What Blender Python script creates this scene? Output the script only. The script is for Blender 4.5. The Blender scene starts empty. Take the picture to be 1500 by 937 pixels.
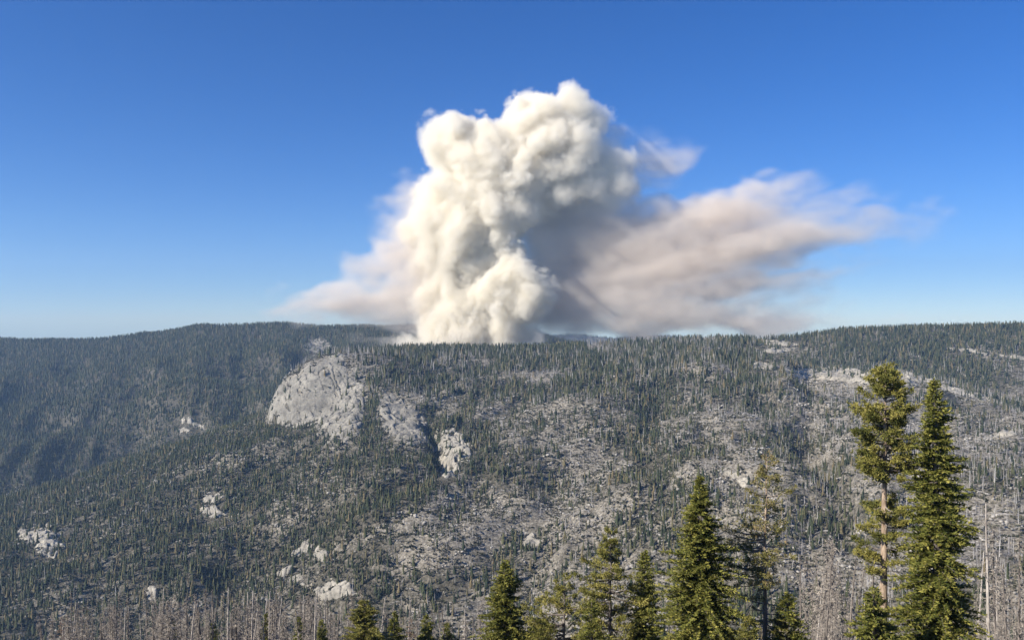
import bpy, math, random
import numpy as np

R = math.radians
scene = bpy.context.scene
COL = scene.collection
F = np.float32

# ------------------------------------------------------------------ camera
FPX = 1177.0          # focal length in photograph pixels (1500 wide)
CX, CY = 750.0, 468.5
cam_data = bpy.data.cameras.new("camera")
cam_data.sensor_width = 36.0
cam_data.lens = 36.0 * FPX / 1500.0
cam_data.clip_start = 0.1
cam_data.clip_end = 80000.0
cam = bpy.data.objects.new("camera", cam_data)
cam.location = (0, 0, 0)
cam.rotation_euler = (R(90), 0, 0)
COL.objects.link(cam)
scene.camera = cam

# ------------------------------------------------------------------ sky, sun, exposure
SUN_EL, SUN_AZ = 32.0, 240.0       # azimuth clockwise from +Y (camera axis)
world = bpy.data.worlds.new("World")
scene.world = world
world.use_nodes = True
wn, wl = world.node_tree.nodes, world.node_tree.links
wn.clear()
w_out = wn.new("ShaderNodeOutputWorld")
w_bg = wn.new("ShaderNodeBackground")
w_sky = wn.new("ShaderNodeTexSky")
w_sky.sky_type = 'NISHITA'
w_sky.sun_disc = False
w_sky.sun_elevation = R(SUN_EL)
w_sky.sun_rotation = R(SUN_AZ)
w_sky.altitude = 1900.0
w_sky.air_density = 1.0
w_sky.dust_density = 0.0
w_sky.ozone_density = 6.0
w_bg.inputs["Strength"].default_value = 0.082
w_sat = wn.new("ShaderNodeHueSaturation")       # the phone's vivid blue
w_sat.inputs["Saturation"].default_value = 1.24
w_sat.inputs["Hue"].default_value = 0.512
wl.new(w_sky.outputs["Color"], w_sat.inputs["Color"])
wl.new(w_sat.outputs["Color"], w_bg.inputs["Color"])
wl.new(w_bg.outputs["Background"], w_out.inputs["Surface"])

sun_data = bpy.data.lights.new("sun", 'SUN')
sun_data.energy = 5.0
sun_data.angle = R(0.53)
sun_data.color = (1.0, 0.93, 0.82)
sun = bpy.data.objects.new("sun", sun_data)
sun.location = (-300, -100, 300)
sun.rotation_euler = (R(90 - SUN_EL), 0, R(180 - SUN_AZ))
COL.objects.link(sun)

vs = scene.view_settings
vs.view_transform = 'Standard'
vs.look = 'None'
vs.exposure = 0.7
vs.gamma = 1.0
vs.use_curve_mapping = False

cy = scene.cycles
cy.use_denoising = True
try:
    cy.denoiser = 'OPENIMAGEDENOISE'
    cy.denoising_input_passes = 'RGB_ALBEDO_NORMAL'
except Exception:
    pass
cy.max_bounces = 14
cy.diffuse_bounces = 2
cy.glossy_bounces = 1
cy.transmission_bounces = 2
cy.volume_bounces = 12
cy.transparent_max_bounces = 8
cy.volume_step_rate = 1.5
cy.volume_max_steps = 512
cy.use_light_tree = False

# ------------------------------------------------------------------ noise
_rs = np.random.RandomState(7)
PERM = _rs.permutation(256).astype(np.int32)
PERM = np.concatenate([PERM, PERM])
_g = _rs.normal(size=(256, 3)).astype(F)
GRAD = _g / np.linalg.norm(_g, axis=1, keepdims=True)


def gnoise(x, y, z=None):
    """Gradient noise, about -0.8 .. 0.8."""
    x = np.asarray(x, F)
    y = np.asarray(y, F)
    z = np.zeros_like(x) if z is None else np.asarray(z, F)
    xi, yi, zi = np.floor(x), np.floor(y), np.floor(z)
    fx, fy, fz = x - xi, y - yi, z - zi
    xi, yi, zi = xi.astype(np.int32), yi.astype(np.int32), zi.astype(np.int32)
    ux = fx * fx * fx * (fx * (fx * 6 - 15) + 10)
    uy = fy * fy * fy * (fy * (fy * 6 - 15) + 10)
    uz = fz * fz * fz * (fz * (fz * 6 - 15) + 10)
    res = np.zeros_like(x)
    for dx in (0, 1):
        px = PERM[(xi + dx) & 255]
        wx = ux if dx else 1 - ux
        for dy in (0, 1):
            py = PERM[(px + yi + dy) & 255]
            wy = wx * (uy if dy else 1 - uy)
            for dz in (0, 1):
                g = GRAD[PERM[(py + zi + dz) & 255]]
                d = g[..., 0] * (fx - dx) + g[..., 1] * (fy - dy) + g[..., 2] * (fz - dz)
                res += wy * (uz if dz else 1 - uz) * d
    return res * 1.5


def fbm(x, y, oct=4, seed=0.0, gain=0.5):
    s, a = 0.0, 1.0
    for k in range(oct):
        s = s + a * gnoise(x * 2 ** k + 17.3 * k, y * 2 ** k - 9.1 * k, np.full_like(np.asarray(x, F), seed + 3.7 * k))
        a *= gain
    return s


def ridged(x, y, oct=3, seed=0.0):
    s, a = 0.0, 1.0
    for k in range(oct):
        n = 1 - 2 * np.abs(gnoise(x * 2 ** k + 5.1 * k, y * 2 ** k, np.full_like(np.asarray(x, F), seed + 1.9 * k)))
        s = s + a * n
        a *= 0.5
    return s


def sstep(a, b, x):
    t = np.clip((x - a) / (b - a), 0, 1)
    return t * t * (3 - 2 * t)


# ------------------------------------------------------------------ terrain height
A_RY = ([-900, -300, 0, 240, 390, 440, 480, 500, 520, 560, 600, 700, 800, 900, 1000, 1100, 1150, 1185, 1300, 1380, 1500, 1900, 2600],
        [900, 850, 762, 672, 612, 585, 560, 545, 530, 519, 518, 514, 511, 505, 501, 499, 516, 547, 544, 566, 596, 660, 700])
A_RR = ([-900, 0, 240, 390, 500, 700, 900, 1100, 1160, 1300, 1500, 2600],
        [1900, 2000, 2250, 2450, 2600, 2800, 2900, 2850, 2650, 2450, 2300, 2200])
A_RV = ([-900, 0, 400, 800, 1100, 1500, 2600], [1400, 1250, 1150, 1000, 800, 620, 550])
B_RY = ([-900, -300, 0, 100, 200, 300, 400, 500, 600, 700, 800, 900, 2600],
        [520, 503, 499, 501, 494, 480, 476, 481, 480, 488, 494, 520, 700])
C_RY = ([-900, 900, 1000, 1060, 1170, 1230, 1350, 1500, 1900, 2600],
        [900, 560, 506, 501, 495, 486, 482, 478, 472, 470])
D_RY = ([-900, 600, 760, 800, 850, 900, 930, 970, 1020, 1080, 2600],
        [510, 500, 493, 490, 488, 492, 489, 490, 493, 500, 520])


def seg_dist(u, v, pts):
    d = np.full(np.shape(u), 1e9, F)
    for (a, b), (c, e) in zip(pts[:-1], pts[1:]):
        dx, dy = c - a, e - b
        t = np.clip(((u - a) * dx + (v - b) * dy) / (dx * dx + dy * dy), 0, 1)
        d = np.minimum(d, np.hypot(u - a - t * dx, v - b - t * dy))
    return d


def terrain_z(x, y):
    x = np.asarray(x, np.float64)
    y = np.asarray(y, np.float64)
    r = np.maximum(y, 30.0)
    u = CX + FPX * x / np.maximum(r, 200.0)
    # opposite slope (layer A)
    rr = np.interp(u, *A_RR)
    rv = np.interp(u, *A_RV)
    zr = -(np.interp(u, *A_RY) - CY) / FPX * rr
    zv = -0.462 * rv
    f = (r - rv) / (rr - rv)
    fr = np.clip(f, -0.6, 1)
    shape = fr + 0.10 * np.sin(np.clip(fr, 0, 1) * math.pi)     # slightly convex
    over = np.maximum(r - rr, 0)
    zA = zv + (zr - zv) * shape - 0.00035 * np.minimum(over, 400) ** 2 - 0.28 * np.maximum(over - 400, 0)
    vA = CY - FPX * zA / r
    # granite dome
    xc, yc, a, b, zb, H = -508.0, 2490.0, 245.0, 230.0, -350.0, 249.0
    q = 1 - np.abs((x - xc) / np.where(x < xc, a, a * 1.5)) ** 2.3 - ((y - yc) / np.where(y < yc, b, 1.4 * b)) ** 2
    zdome = np.where(q > 0, zb + H * np.sqrt(np.maximum(q, 0)), zb - 300)
    # noise on the slopes
    X, Y = x.astype(F), y.astype(F)
    amp = sstep(350, 1000, r)
    near_ridge = np.clip(np.abs(rr - r) / 350.0, 0.22, 1)
    zn = fbm(X / 380, Y / 380, 3, 1.0) * 34
    px, py = (X * 0.80 + Y * -0.60), (X * 0.60 + Y * 0.80)       # spurs run from far right to near left
    zn = zn + (ridged(px / 260 + 0.3 * fbm(X / 300, Y / 300, 2, 4.0), py / 700, 3, 2.0) - 0.9) * 24
    zn = zn + fbm(X / 70, Y / 70, 4, 6.0) * 9.0
    zA = zA + zn * amp * near_ridge
    # single gullies and spurs seen on the slope
    g1 = seg_dist(u, vA, [(628, 610), (640, 650), (652, 700)])
    g2 = seg_dist(u, vA, [(1090, 545), (1150, 600), (1180, 650), (1225, 720), (1240, 780)])
    g3 = seg_dist(u, vA, [(700, 640), (600, 720), (480, 770), (330, 850)])
    g4 = seg_dist(u, vA, [(760, 690), (640, 740), (480, 812), (360, 860), (240, 905)])
    g5 = seg_dist(u, vA, [(960, 590), (930, 650), (980, 720), (960, 780)])
    g6 = seg_dist(u, vA, [(330, 680), (200, 745), (0, 830)])
    g7 = seg_dist(u, CY - FPX * zdome / r, [(549, 575), (543, 605), (538, 650)])
    k = amp * np.clip(f * 3, 0, 1)
    zA = zA - k * (36 * np.exp(-(g1 / 11) ** 2) + 34 * np.exp(-(g2 / 28) ** 2) + 16 * np.exp(-(g3 / 26) ** 2)
                   - 20 * np.exp(-(g4 / 30) ** 2) + 22 * np.exp(-(g5 / 30) ** 2) - 16 * np.exp(-(g6 / 26) ** 2))
    zdome = zdome - 26 * np.exp(-(g7 / 12) ** 2)
    # left ridge (B), right ridge (C), far ridge (D)
    nB = fbm(X / 600, Y / 600, 4, 11.0) * 70 + (ridged(X / 430 + Y / 1500, Y / 1500, 3, 12.0) - 0.9) * 75
    rB = 4600.0 + 0 * r
    zB = -(np.interp(u, *B_RY) - CY) / FPX * rB - 0.255 * np.maximum(rB - r, 0) - 0.00022 * np.minimum(np.maximum(r - rB, 0), 900) ** 2 - 0.2 * np.maximum(r - rB - 900, 0)
    zB = zB + nB * np.clip(np.abs(rB - r) / 900, 0.05, 1)
    nC = fbm(X / 500, Y / 500, 4, 21.0) * 30
    rC = 3350.0
    zC = -(np.interp(u, *C_RY) - CY) / FPX * rC - 0.30 * np.maximum(rC - r, 0) - 0.00025 * np.minimum(np.maximum(r - rC, 0), 800) ** 2 - 0.22 * np.maximum(r - rC - 800, 0)
    zC = zC + nC * np.clip(np.abs(rC - r) / 700, 0.06, 1)
    rD = 9000.0
    zD = -(np.interp(u, *D_RY) - CY) / FPX * rD - 0.2 * np.maximum(rD - r, 0) - 0.15 * np.maximum(r - rD, 0)
    zD = zD + fbm(X / 1500, Y / 1500, 4, 31.0) * 20
    # the viewer's own hillside
    zN = -1.75 - 0.445 * np.maximum(y - 1.5, 0) + fbm(X / 60, Y / 60, 3, 41.0) * 2.2 * sstep(15, 150, r)
    zN = zN - 0.25 * np.maximum(y - 520, 0) - np.where(y < 0, 0.03 * -y, 0)
    floor = -760.0 + 0 * r
    st = np.stack([zA, zdome, zB, zC, zD, zN, floor])
    st = np.where(np.isfinite(st), st, -2000)
    kk = np.clip(r / 90.0, 1.0, 14.0)
    m = st.max(0)
    z = m + kk * np.log(np.exp((st - m) / kk).sum(0))
    z = z - kk * 0.0
    return np.where(r < 420, zN, z + (zN - z) * (1 - sstep(420, 560, r)))


APEX = 70.0
ROWS = np.concatenate([np.linspace(-30, 60, 14)[:-1], np.linspace(60, 500, 60)[:-1], np.linspace(500, 3000, 430)[:-1],
                       np.linspace(3000, 5200, 110)[:-1], np.geomspace(5200, 16000, 45)])
COLS = np.linspace(-1.0, 1.0, 680)


def grid_xy(tt, yy):
    return tt[None, :] * (yy[:, None] + APEX), np.repeat(yy[:, None], len(tt), 1)


GX, GY = grid_xy(COLS, ROWS)
GZ = terrain_z(GX, GY)
GU = CX + FPX * GX / np.maximum(GY, 1)
GV = CY - FPX * GZ / np.maximum(GY, 1)
_E = np.where(GY > 300, GZ / np.maximum(GY, 1), -9)
CUM = np.maximum.accumulate(_E, 0)


def grid_lookup(arr, x, y):
    rr_ = np.interp(y, ROWS, np.arange(len(ROWS)))
    cc = np.interp(x / (y + APEX), COLS, np.arange(len(COLS)))
    r0 = np.clip(rr_.astype(int), 0, len(ROWS) - 2)
    c0 = np.clip(cc.astype(int), 0, len(COLS) - 2)
    fr, fc = rr_ - r0, cc - c0
    return ((arr[r0, c0] * (1 - fc) + arr[r0, c0 + 1] * fc) * (1 - fr)
            + (arr[r0 + 1, c0] * (1 - fc) + arr[r0 + 1, c0 + 1] * fc) * fr)


def surf_z(x, y):
    return grid_lookup(GZ, np.asarray(x, float), np.asarray(y, float))


# ------------------------------------------------------------------ region maps (what grows where)
def ell(u, v, cu, cv, su, sv, rot=0.0):
    c, s = math.cos(R(rot)), math.sin(R(rot))
    a = ((u - cu) * c + (v - cv) * s) / su
    b = (-(u - cu) * s + (v - cv) * c) / sv
    return 1 - np.sqrt(a * a + b * b)


ROCKS = [
    ("granite_dome", "big bare granite dome with cracked pale slabs above the dark forest", "rock dome", 5.0,
     [(456, 573, 70, 34, -32), (502, 600, 52, 48, 0), (430, 590, 34, 40, -50), (470, 545, 42, 16, -30)], 2800),
    ("granite_buttress", "pale granite buttress beside the wooded gully right of the dome", "rock face", 5.0,
     [(590, 618, 44, 27, 35), (566, 596, 18, 20, 10)], 2800),
    ("granite_cliff", "bright broken cliff of cream granite by the dark ravine", "rock face", 7.0,
     [(662, 652, 25, 20, 20), (656, 682, 14, 18, 0), (676, 664, 18, 10, -20)], 2800),
    ("granite_slab", "small grey slab sticking up behind the top of the dome", "rock slab", 4.0,
     [(467, 508, 24, 12, 10)], 5200),
    ("granite_outcrop", "pale rounded outcrop surrounded by dark trees low in the left valley", "rock outcrop", 5.0,
     [(58, 788, 34, 17, 15), (68, 802, 18, 12, 0)], 2800),
    ("granite_outcrop", "two small pale rock knobs in the dense brush below the dome", "rock outcrop", 4.0,
     [(312, 728, 14, 8, 0), (312, 750, 18, 7, 10)], 2800),
    ("granite_outcrop", "small white bare patch in the blue hazy forest of the far slope", "rock outcrop", 4.0,
     [(274, 616, 10, 5, 20), (290, 624, 13, 4, 20), (268, 630, 8, 4, 0)], 5200),
    ("granite_outcrop", "sharp pale rock rib on the crest of the low spur", "rock outcrop", 5.0,
     [(446, 803, 18, 8, -40), (470, 812, 10, 9, 0), (418, 838, 10, 5, -20)], 2800),
    ("granite_outcrop", "cream boulder outcrop just above the stand of dead trees", "rock outcrop", 5.0,
     [(494, 862, 22, 12, 0), (470, 868, 18, 9, 30), (440, 850, 16, 8, 30)], 2800),
    ("granite_outcrop", "white rock scar on the grey middle slope above the small firs", "rock outcrop", 4.0,
     [(779, 792, 13, 11, 20), (768, 780, 8, 5, 0)], 2800),
    ("granite_outcrop", "white ledge of stone behind the top of the thin yellowing pine", "rock outcrop", 4.0,
     [(1078, 698, 26, 6, 25), (1100, 714, 18, 5, 20)], 2800),
    ("granite_ledge", "long pale bare ledge below the dark forest on the right ridge", "rock ledge", 3.0,
     [(1220, 548, 74, 10, 2), (1275, 555, 70, 9, 6), (1350, 556, 50, 6, 18), (1420, 578, 50, 5, 14)], 3000),
    ("granite_ledge", "thin white ledge high in the forest of the right ridge", "rock ledge", 3.0,
     [(1405, 512, 26, 3, 4), (1450, 519, 32, 3, 8), (1490, 524, 18, 3, 8)], 5200),
    ("granite_ledge", "bare tan ledges on the ridge crest among thin dead trees", "rock ledge", 3.0,
     [(1130, 502, 38, 4, 3), (1140, 513, 26, 4, -5), (1120, 536, 30, 4, 10)], 5200),
    ("granite_ledge", "short white ledge on the grey slope right of the tall firs", "rock ledge", 3.0,
     [(1470, 636, 20, 5, -10)], 2800),
    ("granite_ledge", "pale sloping ledge among grey snags left of the tall pine", "rock ledge", 3.0,
     [(1238, 818, 22, 5, -20)], 2800),
    ("granite_outcrop", "pale grey rock point above the left end of the dead stand", "rock outcrop", 7.0,
     [(222, 868, 9, 16, 8)], 2800),
]


def es_big(ells):
    return [e for e in ells if e[2] > 40 and e[3] > 20]


def rock_value(ells, u, v, x, y):
    u, v, x, y = np.broadcast_arrays(u, v, x, y)
    m = np.full(u.shape, -9.0)
    for e in ells:
        m = np.maximum(m, ell(u, v, *e))
    if len(es_big(ells)) or ells[0][0] == 588:      # the wooded gully splits the dome from the buttress
        m = m - 1.3 * np.exp(-(seg_dist(u, v, [(549, 575), (543, 605), (538, 650)]) / 9) ** 2)
    near = m > -1.0                      # noise only where it can matter
    if near.any():
        xs, ys = np.asarray(x[near], F), np.asarray(y[near], F)
        k = 0.5 if len(es_big(ells)) else (0.38 if max(e[3] for e in ells) <= 10.5 and max(e[2] for e in ells) > 25 else 1.0)
        m[near] += k * (0.75 * fbm(xs / 26, ys / 26, 3, 51.0) + 0.22 * gnoise(xs / 7, ys / 7) - 0.05)
    return m


def seg_noise(x, y, s, sd):
    return fbm(np.asarray(x / s, F), np.asarray(y / s, F), 3, sd)


def maps(x, y, u, v):
    """live trees, dead snags, brush, rock scatter: 0..1 each; and bare ground."""
    n = seg_noise(x, y, 190, 61.0)
    n2 = seg_noise(x, y, 70, 64.0)
    n3 = seg_noise(x, y, 26, 67.0)
    farB = sstep(2620, 2900, y) * (u < 860)
    farC = sstep(2500, 2750, y) * (u > 1100) * sstep(1100, 1180, u)
    up = sstep(610, 560, v) * sstep(470, 540, u) * sstep(1220, 1100, u)
    left = sstep(720, 560, u + 0.55 * (v - 700)) * sstep(590, 630, v)
    right = sstep(1080, 1230, u)
    mid = np.clip(1 - up - left - right, 0, 1)
    gul = (np.exp(-(seg_dist(u, v, [(628, 600), (640, 650), (652, 705)]) / 13) ** 2)
           + 0.5 * np.exp(-(seg_dist(u, v, [(1080, 530), (1150, 600), (1180, 655), (1225, 720), (1240, 780)]) / 26) ** 2)
           + np.exp(-(seg_dist(u, v, [(960, 590), (930, 650), (980, 720)]) / 30) ** 2)
           + np.exp(-(seg_dist(u, v, [(700, 640), (600, 720), (480, 770), (330, 850)]) / 24) ** 2)
           + np.exp(-(seg_dist(u, v, [(690, 640), (720, 690), (690, 720)]) / 24) ** 2)
           + 0.7 * np.exp(-(seg_dist(u, v, [(620, 860), (700, 850), (760, 800)]) / 26) ** 2)
           + 1.2 * np.exp(-(seg_dist(u, v, [(549, 580), (543, 605), (538, 645)]) / 10) ** 2))
    low = sstep(430, 300, u + 0.9 * (v - 860)) * sstep(640, 720, v)
    spur = np.exp(-(seg_dist(u, v, [(700, 715), (600, 755), (480, 808), (370, 855), (250, 900)]) / 17) ** 2)  # sunlit line of the low spur, painted as paler, thinly treed ground
    live = 0.52 * up + 0.80 * left + 0.22 * low - 0.35 * spur + 0.20 * mid + 0.05 * right + 0.9 * gul
    live = live + 0.85 * n * (1 - 0.5 * left) + 0.40 * n2 + 0.35 * n3
    live = np.where(farB > 0.5, 1.0 + 0.2 * n, live)
    live = np.where(farC > 0.5, 0.95 + 0.5 * n - 0.7 * np.clip(ell(u, v, 1120, 520, 90, 40) * 2.0, 0, 1)
                    - 1.0 * np.clip(ell(u, v, 1490, 560, 60, 30) * 2, 0, 1), live)
    dead = 0.66 * up + 0.12 * left + 0.45 * mid + 0.95 * right - 0.25 * n
    dead = np.where(farB > 0.5, 0.03, dead)
    dead = np.where(farC > 0.5, 0.30 - 0.4 * n, dead)
    brush = 0.35 * up + 0.75 * left + 0.62 * mid + 0.42 * right + 0.4 * n2 - 0.3 * n3
    brush = np.where(farB > 0.5, 0.15, brush)
    bare = 0.30 * up + 0.14 * left + 0.62 * mid + 0.62 * right - 0.6 * n + 0.35 * n2 - 0.5 * gul + 0.55 * spur  # spur term paints that sunlit crest line into the ground colour
    bare = np.where(farB > 0.5, 0.0, bare)
    bare = np.where(farC > 0.5, 0.25 - 0.4 * n, bare)
    return np.clip(live, 0, 1), np.clip(dead, 0, 1), np.clip(brush, 0, 1), np.clip(bare, 0, 1)


def any_rock(x, y, u, v):
    m = np.full(np.shape(u), -9.0)
    for nm, lb, ct, hh, es, ymax in ROCKS:
        m = np.maximum(m, np.where(y < ymax, rock_value(es, u, v, x, y), -9))
    return m


# ------------------------------------------------------------------ materials
def new_mat(name):
    m = bpy.data.materials.new(name)
    m.use_nodes = True
    nt = m.node_tree
    nt.nodes.clear()
    out = nt.nodes.new("ShaderNodeOutputMaterial")
    return m, nt, out


def node(nt, kind, **kw):
    n = nt.nodes.new(kind)
    for k, v in kw.items():
        if k in n.inputs:
            n.inputs[k].default_value = v
        else:
            setattr(n, k, v)
    return n


def ramp(nt, fac, stops):
    n = nt.nodes.new("ShaderNodeValToRGB")
    el = n.color_ramp.elements
    el[0].position, el[0].color = stops[0][0], (*stops[0][1], 1)
    el[1].position, el[1].color = stops[-1][0], (*stops[-1][1], 1)
    for p, c in stops[1:-1]:
        e = el.new(p)
        e.color = (*c, 1)
    nt.links.new(fac, n.inputs["Fac"])
    return n.outputs["Color"]


def mix(nt, fac, a, b):
    n = nt.nodes.new("ShaderNodeMix")
    n.data_type = 'RGBA'
    for sock, val in ((n.inputs[0], fac), (n.inputs[6], a), (n.inputs[7], b)):
        if hasattr(val, "links"):
            nt.links.new(val, sock)
        else:
            sock.default_value = val if isinstance(val, float) else (*val, 1)
    return n.outputs[2]


def pos_noise(nt, scale, detail=4.0, rough=0.6, stretch=None):
    g = nt.nodes.new("ShaderNodeNewGeometry")
    n = node(nt, "ShaderNodeTexNoise", Scale=scale, Detail=detail, Roughness=rough)
    if stretch:
        mp = nt.nodes.new("ShaderNodeMapping")
        mp.inputs["Scale"].default_value = stretch
        nt.links.new(g.outputs["Position"], mp.inputs["Vector"])
        nt.links.new(mp.outputs["Vector"], n.inputs["Vector"])
    else:
        nt.links.new(g.outputs["Position"], n.inputs["Vector"])
    return n.outputs["Fac"]


def make_ground():
    m, nt, out = new_mat("mountain_ground")
    at = node(nt, "ShaderNodeAttribute", attribute_name="bare")
    fine = pos_noise(nt, 0.22, 5, 0.7)
    big = pos_noise(nt, 0.02, 4, 0.6)
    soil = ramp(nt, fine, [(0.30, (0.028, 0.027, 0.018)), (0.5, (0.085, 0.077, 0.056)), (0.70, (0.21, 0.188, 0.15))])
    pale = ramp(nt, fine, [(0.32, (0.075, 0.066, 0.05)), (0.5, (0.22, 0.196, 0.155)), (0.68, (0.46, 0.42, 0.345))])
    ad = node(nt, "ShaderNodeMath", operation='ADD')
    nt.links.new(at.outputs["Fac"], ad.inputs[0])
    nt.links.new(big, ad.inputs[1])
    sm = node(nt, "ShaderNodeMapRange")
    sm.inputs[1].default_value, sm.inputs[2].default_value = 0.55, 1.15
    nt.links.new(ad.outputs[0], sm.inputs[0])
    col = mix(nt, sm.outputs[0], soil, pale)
    b = node(nt, "ShaderNodeBsdfPrincipled", Roughness=0.95)
    b.inputs["Specular IOR Level"].default_value = 0.1
    nt.links.new(col, b.inputs["Base Color"])
    bp = node(nt, "ShaderNodeBump", Strength=0.8, Distance=3.0)
    nt.links.new(fine, bp.inputs["Height"])
    nt.links.new(bp.outputs[0], b.inputs["Normal"])
    nt.links.new(b.outputs[0], out.inputs[0])
    return m


def make_granite(name, stops):
    m, nt, out = new_mat(name)
    big = pos_noise(nt, 0.022, 6, 0.7)
    fine = pos_noise(nt, 0.25, 5, 0.7)
    streak = pos_noise(nt, 1.0, 4, 0.6, (0.16, 0.16, 0.02))
    base = ramp(nt, big, stops)
    st = node(nt, "ShaderNodeMapRange")
    st.inputs[1].default_value, st.inputs[2].default_value = 0.52, 0.75
    nt.links.new(streak, st.inputs[0])
    sc_ = node(nt, "ShaderNodeMath", operation='MULTIPLY')
    sc_.inputs[1].default_value = 0.8
    nt.links.new(st.outputs[0], sc_.inputs[0])
    c1 = mix(nt, sc_.outputs[0], base, (0.09, 0.083, 0.075))
    spk = ramp(nt, fine, [(0.28, (0.25, 0.25, 0.25)), (0.42, (0.9, 0.9, 0.9)), (0.7, (1.1, 1.1, 1.1))])
    mu = nt.nodes.new("ShaderNodeMix")
    mu.data_type = 'RGBA'
    mu.blend_type = 'MULTIPLY'
    mu.inputs[0].default_value = 1.0
    nt.links.new(c1, mu.inputs[6])
    nt.links.new(spk, mu.inputs[7])
    b = node(nt, "ShaderNodeBsdfPrincipled", Roughness=0.85)
    b.inputs["Specular IOR Level"].default_value = 0.2
    nt.links.new(mu.outputs[2], b.inputs["Base Color"])
    bp = node(nt, "ShaderNodeBump", Strength=0.7, Distance=2.0)
    nt.links.new(fine, bp.inputs["Height"])
    nt.links.new(bp.outputs[0], b.inputs["Normal"])
    nt.links.new(b.outputs[0], out.inputs[0])
    return m


def make_instance_mat(name, stops, rough=0.9, transl=0.0, attr=None):
    """Colour varies from plant to plant (object random) and, with attr, from twig to twig."""
    m, nt, out = new_mat(name)
    if attr:
        a = node(nt, "ShaderNodeAttribute", attribute_name=attr)
        fac = a.outputs["Fac"]
    else:
        o = nt.nodes.new("ShaderNodeObjectInfo")
        fac = o.outputs["Random"]
    col = ramp(nt, fac, stops)
    b = node(nt, "ShaderNodeBsdfPrincipled", Roughness=rough)
    b.inputs["Specular IOR Level"].default_value = 0.15
    nt.links.new(col, b.inputs["Base Color"])
    if transl > 0:
        t = nt.nodes.new("ShaderNodeBsdfTranslucent")
        nt.links.new(col, t.inputs["Color"])
        mx = node(nt, "ShaderNodeMixShader", Fac=transl)
        nt.links.new(b.outputs[0], mx.inputs[1])
        nt.links.new(t.outputs[0], mx.inputs[2])
        nt.links.new(mx.outputs[0], out.inputs[0])
    else:
        nt.links.new(b.outputs[0], out.inputs[0])
    return m


def make_bark(name, dark, light, scale=3.0):
    m, nt, out = new_mat(name)
    tc = nt.nodes.new("ShaderNodeTexCoord")
    mp = nt.nodes.new("ShaderNodeMapping")
    mp.inputs["Scale"].default_value = (scale, scale, scale * 0.22)
    nt.links.new(tc.outputs["Object"], mp.inputs["Vector"])
    n = node(nt, "ShaderNodeTexNoise", Scale=1.0, Detail=5.0, Roughness=0.65)
    nt.links.new(mp.outputs[0], n.inputs["Vector"])
    col = ramp(nt, n.outputs["Fac"], [(0.32, dark), (0.66, light)])
    b = node(nt, "ShaderNodeBsdfPrincipled", Roughness=0.9)
    b.inputs["Specular IOR Level"].default_value = 0.1
    nt.links.new(col, b.inputs["Base Color"])
    bp = node(nt, "ShaderNodeBump", Strength=0.6, Distance=0.08)
    nt.links.new(n.outputs["Fac"], bp.inputs["Height"])
    nt.links.new(bp.outputs[0], b.inputs["Normal"])
    nt.links.new(b.outputs[0], out.inputs[0])
    return m


M_GROUND = make_ground()
M_GRANITE = make_granite("weathered_granite", [(0.3, (0.125, 0.116, 0.098)), (0.48, (0.235, 0.218, 0.182)), (0.72, (0.38, 0.35, 0.29))])
M_GRANITE_PALE = make_granite("fresh_granite", [(0.3, (0.21, 0.195, 0.16)), (0.5, (0.36, 0.33, 0.27)), (0.7, (0.52, 0.475, 0.385))])
M_FAR_LIVE = make_instance_mat("far_conifer_needles", [(0.0, (0.026, 0.036, 0.021)), (0.55, (0.052, 0.062, 0.031)), (0.85, (0.10, 0.10, 0.05)), (1.0, (0.17, 0.135, 0.075))])
M_FAR_DEAD = make_instance_mat("far_dead_wood", [(0.0, (0.16, 0.145, 0.13)), (0.5, (0.30, 0.28, 0.26)), (1.0, (0.47, 0.45, 0.42))])
M_BRUSH = make_instance_mat("brush_leaves", [(0.0, (0.045, 0.050, 0.032)), (0.45, (0.105, 0.102, 0.064)), (0.75, (0.20, 0.184, 0.135)), (1.0, (0.34, 0.31, 0.245))])
M_STONE = make_instance_mat("loose_stone", [(0.0, (0.22, 0.21, 0.19)), (0.6, (0.31, 0.29, 0.255)), (1.0, (0.42, 0.39, 0.34))])
M_FIR = make_instance_mat("fir_needles", [(0.0, (0.055, 0.072, 0.018)), (0.5, (0.165, 0.17, 0.036)), (1.0, (0.36, 0.32, 0.08))], 0.7, 0.16, "tint")
M_PINE = make_instance_mat("pine_needles", [(0.0, (0.07, 0.080, 0.020)), (0.5, (0.20, 0.19, 0.046)), (1.0, (0.36, 0.31, 0.09))], 0.7, 0.16, "tint")
M_DYING = make_instance_mat("yellowing_needles", [(0.0, (0.12, 0.12, 0.035)), (0.6, (0.24, 0.215, 0.07)), (1.0, (0.34, 0.25, 0.14))], 0.7, 0.16, "tint")
M_BARK = make_bark("pine_bark", (0.13, 0.09, 0.06), (0.50, 0.39, 0.29))
M_BARK_FIR = make_bark("fir_bark", (0.06, 0.05, 0.042), (0.22, 0.19, 0.165))
M_SNAG = make_bark("burnt_wood", (0.035, 0.031, 0.028), (0.26, 0.225, 0.195))
M_SNAG_PALE = make_bark("weathered_wood", (0.17, 0.145, 0.125), (0.52, 0.475, 0.42))
M_TWIG = make_bark("dead_twig_wood", (0.12, 0.105, 0.09), (0.43, 0.38, 0.32), 1.0)
M_REDTWIG = make_bark("rusty_dead_needles", (0.12, 0.078, 0.055), (0.32, 0.225, 0.165), 1.0)


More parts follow.
